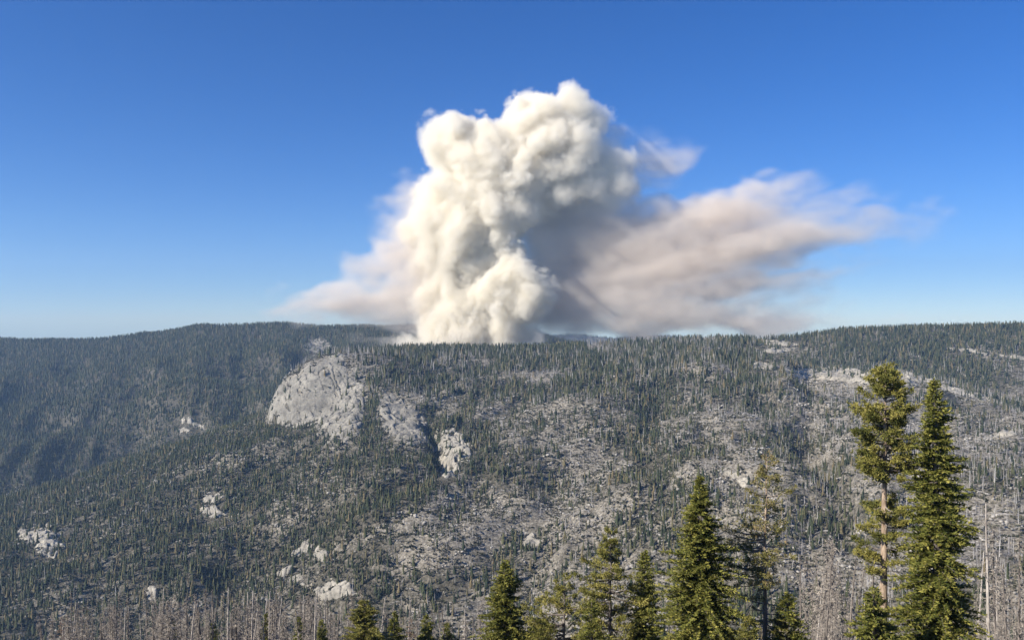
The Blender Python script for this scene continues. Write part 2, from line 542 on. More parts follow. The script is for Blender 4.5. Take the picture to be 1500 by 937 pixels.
# ------------------------------------------------------------------ mesh helpers
def mesh_np(name, verts, faces, mat, tint=None, smooth=False):
    """faces: (n,3) or (n,4) int array."""
    me = bpy.data.meshes.new(name)
    verts = np.ascontiguousarray(verts, F)
    faces = np.ascontiguousarray(faces, np.int32)
    k = faces.shape[1]
    me.vertices.add(len(verts))
    me.vertices.foreach_set("co", verts.ravel())
    me.loops.add(faces.size)
    me.loops.foreach_set("vertex_index", faces.ravel())
    me.polygons.add(len(faces))
    me.polygons.foreach_set("loop_start", np.arange(0, faces.size, k, dtype=np.int32))
    if smooth:
        me.polygons.foreach_set("use_smooth", np.ones(len(faces), bool))
    if tint is not None:
        for an, vals in (tint.items() if isinstance(tint, dict) else [("tint", tint)]):
            a = me.attributes.new(an, 'FLOAT', 'POINT')
            a.data.foreach_set("value", np.ascontiguousarray(vals, F))
    me.materials.append(mat)
    me.update(calc_edges=True)
    me.validate()
    return me


def obj(name, me, parent=None, loc=(0, 0, 0)):
    o = bpy.data.objects.new(name, me)
    o.location = loc
    COL.objects.link(o)
    if parent is not None:
        o.parent = parent
    return o


def tag(o, label=None, cat=None, group=None, kind=None):
    if label:
        o["label"] = label
    if cat:
        o["category"] = cat
    if group:
        o["group"] = group
    if kind:
        o["kind"] = kind
    return o


def merge(parts):
    vs_, fs_, n = [], [], 0
    for v, f in parts:
        vs_.append(v)
        fs_.append(f + n)
        n += len(v)
    return np.concatenate(vs_), np.concatenate(fs_)


def tube(pts, rad, sides=6):
    """Tapered tube of triangles along pts."""
    pts = np.asarray(pts, float)
    rad = np.asarray(rad, float)
    n = len(pts)
    d = np.gradient(pts, axis=0)
    d /= np.linalg.norm(d, axis=1, keepdims=True) + 1e-9
    ref = np.where(np.abs(d[:, 2:3]) > 0.9, np.array([[1.0, 0, 0]]), np.array([[0, 0, 1.0]]))
    s = np.cross(d, ref)
    s /= np.linalg.norm(s, axis=1, keepdims=True) + 1e-9
    t = np.cross(d, s)
    a = np.linspace(0, 2 * math.pi, sides, endpoint=False)
    v = pts[:, None] + rad[:, None, None] * (np.cos(a)[None, :, None] * s[:, None] + np.sin(a)[None, :, None] * t[:, None])
    v = v.reshape(-1, 3)
    f = []
    for i in range(n - 1):
        for j in range(sides):
            p, q = i * sides + j, i * sides + (j + 1) % sides
            f += [(p, q, q + sides), (p, q + sides, p + sides)]
    for j in range(1, sides - 1):
        f.append(((n - 1) * sides, (n - 1) * sides + j, (n - 1) * sides + j + 1))
    return v, np.array(f, np.int32)


def blades(P, D, L, W, rng, cross=1):
    """Needle sprays: narrow kites from P along D. Returns verts, quads."""
    P, D = np.asarray(P, float), np.asarray(D, float)
    D = D / (np.linalg.norm(D, axis=1, keepdims=True) + 1e-9)
    n = len(P)
    rnd = rng.normal(size=(n, 3))
    s = np.cross(D, rnd)
    s /= np.linalg.norm(s, axis=1, keepdims=True) + 1e-9
    L = np.asarray(L, float).reshape(-1, 1)
    W = np.asarray(W, float).reshape(-1, 1)
    v = np.stack([P, P + D * L * 0.55 + s * W * 0.5, P + D * L, P + D * L * 0.45 - s * W * 0.5], 1).reshape(-1, 3)
    f = np.arange(4 * n, dtype=np.int32).reshape(-1, 4)
    return v, f


def quad_to_tri(f):
    return np.concatenate([f[:, [0, 1, 2]], f[:, [0, 2, 3]]])


# ------------------------------------------------------------------ terrain mesh
nr, nc = GX.shape
idx = np.arange(nr * nc, dtype=np.int32).reshape(nr, nc)
quads = np.stack([idx[:-1, :-1], idx[:-1, 1:], idx[1:, 1:], idx[1:, :-1]], -1).reshape(-1, 4)
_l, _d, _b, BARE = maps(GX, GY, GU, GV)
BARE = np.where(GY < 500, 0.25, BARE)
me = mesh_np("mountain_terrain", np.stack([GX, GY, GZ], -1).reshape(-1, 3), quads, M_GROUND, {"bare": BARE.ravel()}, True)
tag(obj("mountain_terrain", me), "forested burnt mountain slopes and ridges across the deep valley", "terrain", kind="structure")

# granite outcrops, cut from a finer copy of the slope and raised off it
VIS = (_E >= CUM - 0.004)
for nm, lb, ct, hh, es, ymax in ROCKS:
    val = np.where(VIS & (GY < ymax) & (GY > 560), rock_value(es, GU, GV, GX, GY), -9)
    if nm == "granite_slab":
        val = np.where(GY > 2600, val, -9)
    rws, cls = np.where(val > 0)
    if len(rws) == 0:
        print("ROCK MISSING", lb)
        continue
    r0, r1 = max(rws.min() - 2, 0), min(rws.max() + 3, nr)
    c0, c1 = max(cls.min() - 2, 0), min(cls.max() + 3, nc)
    k = 3
    yy = np.interp(np.arange(0, (r1 - r0 - 1) * k + 1) / k, np.arange(r1 - r0), ROWS[r0:r1])
    tt = np.interp(np.arange(0, (c1 - c0 - 1) * k + 1) / k, np.arange(c1 - c0), COLS[c0:c1])
    x, y = grid_xy(tt, yy)
    z = grid_lookup(GZ, x, y)
    u, v = CX + FPX * x / y, CY - FPX * z / y
    m = rock_value(es, u, v, x, y)
    keep = m > -0.12
    X, Y = x.astype(F), y.astype(F)
    # slabs: stepped joints plus fine roughness
    w = fbm(X / 60, Y / 60, 2, 71.0) * 1.3
    led = (z / 19.0 + w) % 1.0
    rough = fbm(X / 8, Y / 8, 3, 73.0) * 1.6
    blk = fbm(X / 42, (Y + 0.7 * z.astype(F)) / 30, 3, 77.0) * 3.2
    blk = np.floor(blk) + sstep(0.7, 1.0, blk - np.floor(blk))              # broken blocks with steep risers
    joint = np.abs(fbm(X / 75 + 0.6 * Y / 75, (Y - z.astype(F)) / 48, 3, 79.0))
    crack = 1 - sstep(0.0, 0.055, joint)
    edge = np.clip(m * 4, 0, 1)
    rk_ = 0.25 if nm in ('granite_dome', 'granite_buttress') else 1.0
    z = z + np.where(m > 0, (0.25 + hh * 0.5 * np.clip(m * 3, 0, 1)) + edge * (rough + rk_ * 2.3 * blk - (9.0 - 3.5 * rk_) * crack + 3.0 * (2.0 - 1.0 * rk_) * (sstep(0, 0.8, led) - sstep(0.8, 1, led))), m * 40)
    n0, n1 = x.shape
    ix = np.arange(n0 * n1, dtype=np.int32).reshape(n0, n1)
    qd = np.stack([ix[:-1, :-1], ix[:-1, 1:], ix[1:, 1:], ix[1:, :-1]], -1).reshape(-1, 4)
    kp = keep.ravel()[qd].all(1)
    qd = qd[kp]
    used = np.unique(qd)
    remap = np.zeros(n0 * n1, np.int32)
    remap[used] = np.arange(len(used))
    pts = np.stack([x, y, z], -1).reshape(-1, 3)[used]
    c = pts.mean(0)
    c[2] = pts[:, 2].min()
    me = mesh_np(nm, pts - c, remap[qd], M_GRANITE if rk_ < 1 or nm == 'granite_slab' else M_GRANITE_PALE, None, False)
    tag(obj(nm, me, None, c), lb, ct, "granite outcrops on the slope")

# ------------------------------------------------------------------ far tree, snag, brush and stone shapes
def far_conifer(seed, tiers=9, sides=7, width=0.15):
    """Unit-height conifer."""
    rng = np.random.RandomState(seed)
    parts = [tube([(0, 0, -0.05), (0, 0, 0.5)], [0.014, 0.008], 4)]
    z0 = rng.uniform(0.03, 0.12)
    for i in range(tiers):
        f = i / (tiers - 1)
        zb = z0 + (0.97 - z0) * (f ** 0.95) * 0.93
        rr_ = width * (1 - f) ** 0.8 * rng.uniform(0.7, 1.2) + 0.014
        zt = min(zb + (0.97 - z0) / tiers * 2.0 + 0.02, 1.0)
        a = np.linspace(0, 2 * math.pi, sides * 2, endpoint=False) + rng.uniform(0, 6)
        jag = np.where(np.arange(sides * 2) % 2 == 0, 1.0, 0.5) * rng.uniform(0.7, 1.25, sides * 2)
        ring = np.stack([np.cos(a) * rr_ * jag, np.sin(a) * rr_ * jag, zb - rr_ * 0.28 * jag], 1)
        off = rng.normal(size=2) * width * 0.06
        ring[:, :2] += off
        v = np.vstack([ring, [[off[0], off[1], zt]]])
        n = sides * 2
        fs = np.array([(j, (j + 1) % n, n) for j in range(n)], np.int32)
        parts.append((v, fs))
    return merge(parts)


def far_snag(seed, nb=12):
    rng = np.random.RandomState(seed)
    lean = rng.normal(size=2) * 0.02
    top = np.array([lean[0], lean[1], 1.0])
    parts = [tube([(0, 0, -0.04), top * 0.5, top], [0.026, 0.019, 0.007], 4)]
    P, D, L = [], [], []
    for i in range(nb):
        h = rng.uniform(0.3, 0.97)
        a = rng.uniform(0, 6.283)
        P.append(top * h)
        D.append((math.cos(a), math.sin(a), rng.uniform(-0.5, 0.2)))
        L.append((1.08 - h) * rng.uniform(0.10, 0.24))
    v, f = blades(P, D, L, np.array(L) * 0.16 + 0.004, rng)
    parts.append((v, quad_to_tri(f)))
    return merge(parts)


ICO = None


def ico(rng, jit=0.25):
    t = (1 + 5 ** 0.5) / 2
    v = np.array([(-1, t, 0), (1, t, 0), (-1, -t, 0), (1, -t, 0), (0, -1, t), (0, 1, t), (0, -1, -t), (0, 1, -t), (t, 0, -1), (t, 0, 1), (-t, 0, -1), (-t, 0, 1)], float)
    v /= np.linalg.norm(v, axis=1, keepdims=True)
    f = np.array([(0, 11, 5), (0, 5, 1), (0, 1, 7), (0, 7, 10), (0, 10, 11), (1, 5, 9), (5, 11, 4), (11, 10, 2), (10, 7, 6), (7, 1, 8), (3, 9, 4), (3, 4, 2), (3, 2, 6), (3, 6, 8), (3, 8, 9), (4, 9, 5), (2, 4, 11), (6, 2, 10), (8, 6, 7), (9, 8, 1)], np.int32)
    return v * (1 + rng.uniform(-jit, jit, (12, 1))), f


def brush_clump(seed, n=6):
    """A few shrubs over about 14 m: leafy sprays rather than balls."""
    rng = np.random.RandomState(seed)
    P, D, L = [], [], []
    for i in range(n):
        c = np.array([rng.uniform(-6, 6), rng.uniform(-6, 6), -0.2])
        s = rng.uniform(0.9, 2.4)
        for j in range(16):
            d = rng.normal(size=3)
            d[2] = abs(d[2]) * 0.9 + 0.25
            d /= np.linalg.norm(d)
            P.append(c + d * s * 0.2 * rng.uniform(0.3, 1))
            D.append(d)
            L.append(s * rng.uniform(0.7, 1.25))
    v, f = blades(P, D, L, np.array(L) * 0.75, rng)
    return v, quad_to_tri(f)


def stone_clump(seed, n=5):
    rng = np.random.RandomState(seed)
    parts = []
    for i in range(n):
        v, f = ico(rng, 0.3)
        s = rng.uniform(0.6, 2.1)
        v = v * np.array([s * rng.uniform(0.8, 1.5), s, s * rng.uniform(0.5, 0.8)])
        a = rng.uniform(0, 6.28)
        v = v @ np.array([[math.cos(a), -math.sin(a), 0], [math.sin(a), math.cos(a), 0], [0, 0, 1]]).T
        parts.append((v + np.array([rng.uniform(-6, 6), rng.uniform(-6, 6), 0.1]), f))
    return merge(parts)


def log_clump(seed, n=4):
    rng = np.random.RandomState(seed)
    parts = []
    for i in range(n):
        c = np.array([rng.uniform(-6, 6), rng.uniform(-6, 6), 0.7])
        a = rng.uniform(0, 6.28)
        d = np.array([math.cos(a), math.sin(a), rng.uniform(-0.1, 0.12)]) * rng.uniform(3, 8)
        parts.append(tube([c - d, c + d], [0.42, 0.2], 4))
    return merge(parts)


def scatter(name, label, cat, pts, scl, rot, pick, templates, mat):
    """Uncountable growth on the far slopes: one object, points carrying instances."""
    coll = bpy.data.collections.new(name + "_shapes")
    for i, (v, f) in enumerate(templates):
        t = bpy.data.objects.new("%s_shape_%02d" % (name, i), mesh_np(name + "_shape", v, f, mat))
        coll.objects.link(t)
    me = bpy.data.meshes.new(name)
    me.vertices.add(len(pts))
    me.vertices.foreach_set("co", np.ascontiguousarray(pts, F).ravel())
    a = me.attributes.new("scl", 'FLOAT_VECTOR', 'POINT')
    a.data.foreach_set("vector", np.ascontiguousarray(scl, F).ravel())
    a = me.attributes.new("rot", 'FLOAT_VECTOR', 'POINT')
    a.data.foreach_set("vector", np.ascontiguousarray(rot, F).ravel())
    a = me.attributes.new("pick", 'INT', 'POINT')
    a.data.foreach_set("value", np.ascontiguousarray(pick, np.int32))
    me.materials.append(mat)
    o = obj(name, me)
    ng = bpy.data.node_groups.new(name + "_nodes", 'GeometryNodeTree')
    ng.interface.new_socket("Geometry", in_out='INPUT', socket_type='NodeSocketGeometry')
    ng.interface.new_socket("Geometry", in_out='OUTPUT', socket_type='NodeSocketGeometry')
    N, Lk = ng.nodes, ng.links
    gi, go = N.new("NodeGroupInput"), N.new("NodeGroupOutput")
    ci = N.new("GeometryNodeCollectionInfo")
    ci.inputs["Collection"].default_value = coll
    ci.inputs["Separate Children"].default_value = True
    ci.inputs["Reset Children"].default_value = True
    ip = N.new("GeometryNodeInstanceOnPoints")
    ip.inputs["Pick Instance"].default_value = True
    def attr(nm_, ty):
        n = N.new("GeometryNodeInputNamedAttribute")
        n.data_type = ty
        n.inputs["Name"].default_value = nm_
        return n.outputs["Attribute"]
    Lk.new(gi.outputs[0], ip.inputs["Points"])
    Lk.new(ci.outputs[0], ip.inputs["Instance"])
    Lk.new(attr("pick", 'INT'), ip.inputs["Instance Index"])
    e2r = N.new("FunctionNodeEulerToRotation")
    Lk.new(attr("rot", 'FLOAT_VECTOR'), e2r.inputs[0])
    Lk.new(e2r.outputs[0], ip.inputs["Rotation"])
    Lk.new(attr("scl", 'FLOAT_VECTOR'), ip.inputs["Scale"])
    Lk.new(ip.outputs[0], go.inputs[0])
    md = o.modifiers.new("growth", 'NODES')
    md.node_group = ng
    tag(o, label, cat, kind="stuff")
    return o


# ------------------------------------------------------------------ sampling the slopes
rng = np.random.RandomState(11)


def candidates(n, ymin, ymax, tlim=0.72):
    """Uniform over plan area inside the wedge."""
    y = np.sqrt(rng.uniform((ymin + APEX) ** 2, (ymax + APEX) ** 2, n)) - APEX
    t = rng.uniform(-tlim, tlim, n)
    x = t * (y + APEX)
    return x, y


def visible(x, y, z, h):
    c = grid_lookup(CUM, x, np.maximum(y - 10, 31))
    return (z + h) / y >= c - 0.0006


def place(n, ymin, ymax, which, hmin, hmax, gain=1.0):
    x, y = candidates(n, ymin, ymax)
    z = surf_z(x, y)
    u, v = CX + FPX * x / y, CY - FPX * z / y
    mp = maps(x, y, u, v)
    d = {"live": mp[0], "dead": mp[1], "brush": mp[2], "bare": mp[3]}[which]
    h = hmin + (hmax - hmin) * rng.uniform(size=n) ** 2.0
    h = h * (1 + 0.35 * sstep(640, 520, v) * (y < 3150)) if hmax > 2 else h
    rk = any_rock(x, y, u, v)
    front = np.maximum(any_rock(x, y, u, v - 8.0 * (y > 1500)), any_rock(x, y, u, v - 15.0 * (y > 1500)))
    d = np.where((front > 0.0) & (hmax > 2), d * np.where(u > 1050, 0.10, 0.35), d)
    crack = np.abs(fbm(np.asarray(x / 55, F), np.asarray((y + 0.8 * z) / 55, F), 2, 91.0)) < 0.09
    d = np.where(rk > 0.0, np.where(crack, np.maximum(d, 0.5) * 0.8, d * 0.05), d)
    ok = (rng.uniform(size=n) < d * gain) & visible(x, y, z, h)
    return x[ok], y[ok], z[ok], h[ok], u[ok], v[ok]


X1, Y1, Z1, H1, U1, V1 = place(230000, 560, 3150, "live", 5, 23, 0.60)
X2, Y2, Z2, H2, U2, V2 = place(150000, 2700, 5000, "live", 16, 30, 0.72)
selB = Y2 > 3150
LX, LY, LZ, LH = [np.concatenate([a, b[selB]]) for a, b in ((X1, X2), (Y1, Y2), (Z1, Z2), (H1, H2))]
FX_, FY_, FZ_, FH_, _, _ = place(26000, 8000, 9300, "live", 22, 34, 0.5)
LX, LY, LZ, LH = np.concatenate([LX, FX_]), np.concatenate([LY, FY_]), np.concatenate([LZ, FZ_]), np.concatenate([LH, FH_])
DX, DY, DZ, DH, DU, DV = place(130000, 560, 3700, "dead", 6, 23, 0.55)
BX, BY, BZ, BH, _, _ = place(230000, 560, 3300, "brush", 1.0, 1.0, 0.62)
SX, SY, SZ, SH, _, _ = place(70000, 560, 3200, "bare", 1.0, 1.0, 0.5)
WX, WY, WZ, WH, _, _ = place(60000, 560, 3000, "bare", 1.0, 1.0, 0.5)
print("counts", len(LX), len(DX), len(BX), len(SX), len(WX))


def split_largest(x, y, z, h, n):
    u, v = CX + FPX * x / y, CY - FPX * (z + h) / y
    inside = (u > 5) & (u < 1495) & (v < 925)
    score = np.where(inside, h / y, 0)
    order = np.argsort(-score)
    big = order[:n]
    rest = np.ones(len(x), bool)
    rest[big] = False
    return big, rest


bigL, restL = split_largest(LX, LY, LZ, LH, 180)
bigD, restD = split_largest(DX, DY, DZ, DH, 15)


def scl_of(h, w=(0.7, 1.45)):
    ww = h * rng.uniform(w[0], w[1], len(h))
    return np.stack([ww, ww, h], 1)


def rot_of(n, tilt=0.0):
    return np.stack([rng.normal(size=n) * tilt, rng.normal(size=n) * tilt, rng.uniform(0, 6.28, n)], 1)


far_con = [far_conifer(100 + i, 9, 6, w) for i, w in enumerate((0.11, 0.13, 0.15, 0.17, 0.12, 0.19))]
far_sn = [far_snag(200 + i, nb) for i, nb in enumerate((8, 12, 16, 20, 10))]
n = restL.sum()
scatter("conifer_forest", "dense dark conifer forest covering the slopes and far ridges", "forest",
        np.stack([LX, LY, LZ - 0.3], 1)[restL], scl_of(LH[restL]), rot_of(n, 0.02), rng.randint(0, 6, n), far_con, M_FAR_LIVE)
n = restD.sum()
scatter("dead_forest", "pale grey fire-killed trunks scattered over the burnt slopes", "dead forest",
        np.stack([DX, DY, DZ - 0.3], 1)[restD], scl_of(DH[restD]), rot_of(n, 0.04), rng.randint(0, 5, n), far_sn, M_FAR_DEAD)
n = len(BX)
s = rng.uniform(0.6, 1.5, n)
scatter("brush_cover", "low grey-green brush between the trees on the slopes", "brush",
        np.stack([BX, BY, BZ], 1), np.stack([s, s, s], 1), rot_of(n, 0.15), rng.randint(0, 4, n), [brush_clump(300 + i) for i in range(4)], M_BRUSH)
n = len(SX)
s = rng.uniform(0.5, 1.5, n) ** 1.5
scatter("loose_stones", "pale loose boulders lying on the bare ground", "boulders",
        np.stack([SX, SY, SZ], 1), np.stack([s, s, s], 1), rot_of(n, 0.2), rng.randint(0, 4, n), [stone_clump(320 + i) for i in range(4)], M_STONE)
n = len(WX)
s = rng.uniform(0.6, 1.2, n)
scatter("fallen_logs", "bleached fallen trunks lying across the burnt ground", "fallen logs",
        np.stack([WX, WY, WZ], 1), np.stack([s, s, s], 1), rot_of(n, 0.12), rng.randint(0, 4, n), [log_clump(340 + i) for i in range(4)], M_FAR_DEAD)

# ------------------------------------------------------------------ trees one can tell apart
def empty(name, loc, rotz=0.0, scale=(1, 1, 1)):
    o = bpy.data.objects.new(name, None)
    o.empty_display_size = 0.5
    o.location = loc
    o.rotation_euler = (0, 0, rotz)
    o.scale = scale
    COL.objects.link(o)
    return o


def copy_tree(src_parts, name, loc, rotz, scale, label, cat, group, tilt=(0, 0)):
    t = empty(name, loc, rotz, scale)
    t.rotation_euler = (tilt[0], tilt[1], rotz)
    for pname, pme in src_parts:
        p = bpy.data.objects.new(pname, pme)
        COL.objects.link(p)
        p.parent = t
        if pname in ("limbs", "branches"):      # too many and too thin to pick apart
            p["kind"] = "stuff"
    return tag(t, label, cat, group)


def trunk_mesh(name, H, r0, rng, mat, sides=9, bend=0.15, rings=18, top_r=0.03):
    z = np.linspace(-1.2, H, rings)
    f = np.clip(z / H, 0, 1)
    wob = np.cumsum(rng.normal(size=(rings, 2)) * bend * 0.2, 0)
    wob -= wob[0]
    pts = np.stack([wob[:, 0] * f, wob[:, 1] * f, z], 1)
    rad = r0 * (1 - f) ** 0.85 * (1 + 0.35 * np.exp(-np.maximum(z, 0) / 1.0)) + top_r
    v, fc = tube(pts, rad, sides)
    return mesh_np(name, v, fc, mat, None, True), pts


def hero_fir(seed, H, W, base_f=0.04, dens=1.0, droop=0.35, tip=0.75, mat=None, bark=None, r0=0.36, lobes=0.35):
    """Fir: many short, flat, slightly drooping sprays on a straight trunk."""
    rng = np.random.RandomState(seed)
    tr, spine = trunk_mesh("fir_trunk", H, r0, rng, bark or M_BARK_FIR, 8, 0.1)
    nb = int(16 * H * dens)
    P, D, L, Wd, T = [], [], [], [], []
    limbs = []
    ph = rng.uniform(0, 6.28, 4)
    for i in range(nb):
        f = base_f + (0.995 - base_f) * (i + rng.uniform()) / nb
        h = f * H
        az = rng.uniform(0, 2 * math.pi)
        lob = 1 + lobes * math.sin(az * 2 + ph[0] + h * 0.55) * math.sin(h * 0.95 + ph[1]) + 0.5 * lobes * math.sin(az * 3 + ph[2] + h * 1.7)
        ln = W * min(1.0, ((1 - f) / (1 - base_f)) ** tip * 1.03) * lob * rng.uniform(0.62, 1.12) + 0.12
        o = np.array([np.interp(h, spine[:, 2], spine[:, 0]), np.interp(h, spine[:, 2], spine[:, 1]), h])
        out = np.array([math.cos(az), math.sin(az), 0.0])
        side = np.array([-out[1], out[0], 0.0])
        rise = (0.75 - 1.15 * (1 - f)) * 0.5
        ns = max(3, int(ln / 0.20))
        s = (np.arange(ns) + rng.uniform(0.2, 0.8, ns)) / ns
        zc = rise * s * ln - droop * (s ** 2) * ln * 0.55 + 0.16 * ln * np.clip(s - 0.65, 0, 1)
        pts = o + out * (s * ln)[:, None] + np.array([0, 0, 1.0]) * zc[:, None]
        if ln > 0.9:
            limbs.append(tube(np.vstack([o, pts[::max(1, ns // 3)]]), np.linspace(0.045 + 0.012 * ln, 0.012, 1 + len(pts[::max(1, ns // 3)])), 3))
        inner = s > 0.14
        for sg in (-1, 1, 0):
            k = inner.sum()
            tw = (0.16 + 0.42 * (1 - s[inner]) * min(ln, 2.6) * 0.5 + 0.16) * rng.uniform(0.7, 1.3, k)
            if sg == 0:
                d = out[None] + rng.normal(size=(k, 3)) * 0.4 + np.array([0, 0, 0.35])
            else:
                d = out[None] * 0.75 + sg * side[None] + rng.normal(size=(k, 3)) * 0.28 + np.array([0, 0, 0.02])
            P.append(pts[inner]); D.append(d); L.append(tw * 1.15); Wd.append(tw * 0.17 + 0.045)
            T.append(np.clip(0.45 + 0.25 * rng.normal(size=k) + 0.25 * (s[inner] - 0.5) + 0.12 * rng.normal(), 0, 1))
    # leader
    zz = np.linspace(0.93 * H, H * 1.004, 26)
    P.append(np.stack([0 * zz + spine[-1, 0], 0 * zz + spine[-1, 1], zz], 1))
    D.append(rng.normal(size=(26, 3)) * 0.6 + np.array([0, 0, 0.5])); L.append(np.linspace(0.5, 0.22, 26)); Wd.append(np.full(26, 0.1)); T.append(np.full(26, 0.6))
    P, D, L, Wd, T = map(np.concatenate, (P, D, L, Wd, T))
    v, q = blades(P, D, L, Wd, rng)
    v2, q2 = blades(P, D + rng.normal(size=D.shape) * 0.45, L * 0.85, Wd, rng)
    crown = mesh_np("fir_crown", np.vstack([v, v2]), np.vstack([q, q2 + len(v)]), mat or M_FIR, np.repeat(np.concatenate([T, T * 0.9]), 4))
    lv, lf = merge(limbs)
    return [("trunk", tr), ("limbs", mesh_np("fir_limbs", lv, lf, bark or M_BARK_FIR)), ("crown", crown)]


def hero_pine(seed, H, W, bands, r0=0.55, mat=None, bark=None, needle=0.42, tufts=1.0, bend=0.2, bare=0, barelen=2.0):
    """Pine: bands = (h0, h1, n branches, length scale, side bias azimuth or None)."""
    rng = np.random.RandomState(seed)
    tr, spine = trunk_mesh("pine_trunk", H, r0, rng, bark or M_BARK, 10, bend)
    P, D, L, Wd, T, limbs, deadb = [], [], [], [], [], [], []
    def at(h):
        return np.array([np.interp(h, spine[:, 2], spine[:, 0]), np.interp(h, spine[:, 2], spine[:, 1]), h])
    for h0, h1, nb, ls, bias in bands:
        for i in range(nb):
            h = rng.uniform(h0, h1)
            az = rng.uniform(0, 6.283) if bias is None or rng.uniform() < 0.3 else bias + rng.normal() * 0.9
            topf = max(0.0, (h - 0.80 * H) / (0.2 * H))
            ln = W * ls * rng.uniform(0.5, 1.15) * (1 - 0.72 * topf)
            o = at(h)
            out = np.array([math.cos(az), math.sin(az), 0.0])
            side = np.array([-out[1], out[0], 0.0])
            rise = rng.uniform(-0.30, 0.12) + 0.75 * topf
            s = np.linspace(0, 1, 6)
            pts = o + out * (s * ln)[:, None] + side * (rng.normal() * 0.12 * ln * s ** 2)[:, None] + np.array([0, 0, 1.0]) * (rise * s * ln + 0.30 * ln * s ** 2 - 0.06 * ln * s)[:, None]
            limbs.append(tube(pts, np.linspace(0.05 + 0.018 * ln, 0.018, 6), 4))
            tint = 0.5 + 0.18 * rng.normal()
            # tufts along the outer part and on side twigs
            nt_ = int((7 + ln * 5.5) * tufts)
            for j in range(nt_):
                f = rng.uniform(0.28, 1.0) ** 0.75
                c = np.array([np.interp(f, s, pts[:, k]) for k in range(3)])
                lat = rng.normal() * 0.30 * ln * (1.1 - f) + rng.normal() * 0.16
                c = c + side * lat + np.array([0, 0, rng.uniform(-0.05, 0.32)]) + out * rng.uniform(0, 0.25)
                k = 9
                d = rng.normal(size=(k, 3)) + out * 0.7 + np.array([0, 0, 0.55]) + side * np.sign(lat) * 0.35
                P.append(np.repeat(c[None], k, 0) + rng.normal(size=(k, 3)) * 0.09)
                D.append(d); L.append(np.full(k, needle) * rng.uniform(0.7, 1.25, k)); Wd.append(np.full(k, needle * 0.26))
                T.append(np.clip(tint + 0.15 * rng.normal() + 0.12 * rng.normal(size=k), 0, 1))
    for i in range(bare):
        h = rng.uniform(0.25, 0.8) * H
        az = rng.uniform(0, 6.283)
        ln = barelen * rng.uniform(0.4, 1.2)
        out = np.array([math.cos(az), math.sin(az), rng.uniform(-0.35, 0.05)])
        o = at(h)
        mid = o + out * ln * 0.55 + rng.normal(size=3) * 0.1
        deadb.append(tube([o, mid, o + out * ln + np.array([0, 0, -0.1])], [0.05, 0.035, 0.012], 3))
    P, D, L, Wd, T = map(np.concatenate, (P, D, L, Wd, T))
    v, q = blades(P, D, L, Wd, rng)
    crown = mesh_np("pine_crown", v, q, mat or M_PINE, np.repeat(T, 4))
    lv, lf = merge(limbs)
    res = [("trunk", tr), ("limbs", mesh_np("pine_limbs", lv, lf, M_TWIG if mat is M_DYING else M_BARK_FIR)), ("crown", crown)]
    if deadb:
        res += [("dead_branch", mesh_np("pine_dead_branch", dv, df, M_SNAG_PALE)) for dv, df in deadb]
    return res


def spot(u, vtop, r):
    """Ground point under a tree top seen at (u, vtop) at depth r, and the tree's height."""
    x = (u - CX) / FPX * r
    z = float(surf_z(x, r))
    return (x, r, z), (CY - vtop) / FPX * r - z


def px(p, r):
    return p / FPX * r


# the tall pair
b, H = spot(1293, 541, 86)
s = 1 / H
top = H
def vz(v, r, base):           # height above a tree's base of picture row v
    return (CY - v) / FPX * r - base[2]
bands = [(vz(640, 86, b), vz(546, 86, b), 78, 1.0, None), (vz(705, 86, b), vz(640, 86, b), 26, 1.0, math.pi),
         (vz(705, 86, b), vz(650, 86, b), 20, 0.9, 0.0), (vz(790, 86, b), vz(740, 86, b), 26, 0.75, None),
         (vz(835, 86, b), vz(800, 86, b), 14, 0.8, math.pi)]
copy_tree(hero_pine(1, H, px(50, 86), bands, 0.50, bare=26, barelen=2.2, needle=0.40, tufts=1.15), "pine_tree", b, 0, (1, 1, 1),
          "tallest pine with bare reddish trunk and tufted crown beside the dense fir", "pine tree", None)
b, H = spot(1372, 556, 82)
copy_tree(hero_fir(2, H, px(66, 82), 0.03, 1.3, 0.35, 0.60, r0=0.5, lobes=0.42), "fir_tree", b, 0, (1, 1, 1),
          "tall dense green fir growing against the bare-trunked pine", "fir tree", None)
# the big dark cone and its neighbours
b, H = spot(1026, 697, 96)
copy_tree(hero_fir(3, H, px(90, 96), 0.03, 1.6, 0.35, 0.80, r0=0.42, lobes=0.32), "fir_tree", b, 0, (1, 1, 1),
          "broad conical fir with pointed top left of the thin yellowing pine", "fir tree", None)
b, H = spot(1121, 664, 100)
bands = [(vz(720, 100, b), vz(668, 100, b), 22, 0.5, None), (vz(770, 100, b), vz(720, 100, b), 20, 0.85, None),
         (vz(850, 100, b), vz(770, 100, b), 34, 1.0, math.pi), (vz(850, 100, b), vz(770, 100, b), 16, 0.8, None), (vz(915, 100, b), vz(850, 100, b), 14, 0.7, None)]
copy_tree(hero_pine(4, H, px(56, 100), bands, 0.34, M_DYING, M_BARK, 0.34, 0.6, 0.25, 40, 2.4), "pine_tree", b, 0, (1, 1, 1),
          "thin dying pine with sparse yellow needles and pale trunk", "pine tree", None)
b, H = spot(945, 806, 112)
copy_tree(hero_fir(5, H, px(40, 112), 0.03, 1.3, 0.3, 0.72, r0=0.28), "fir_tree", b, 0, (1, 1, 1),
          "narrow fir between the flat-topped pine and the broad conical fir", "fir tree", None)
b, H = spot(893, 780, 112)
bands = [(0.80 * H, H, 22, 0.42, None), (0.60 * H, 0.80 * H, 22, 1.0, None), (0.35 * H, 0.6 * H, 26, 0.9, None), (0.08 * H, 0.35 * H, 34, 0.95, None)]
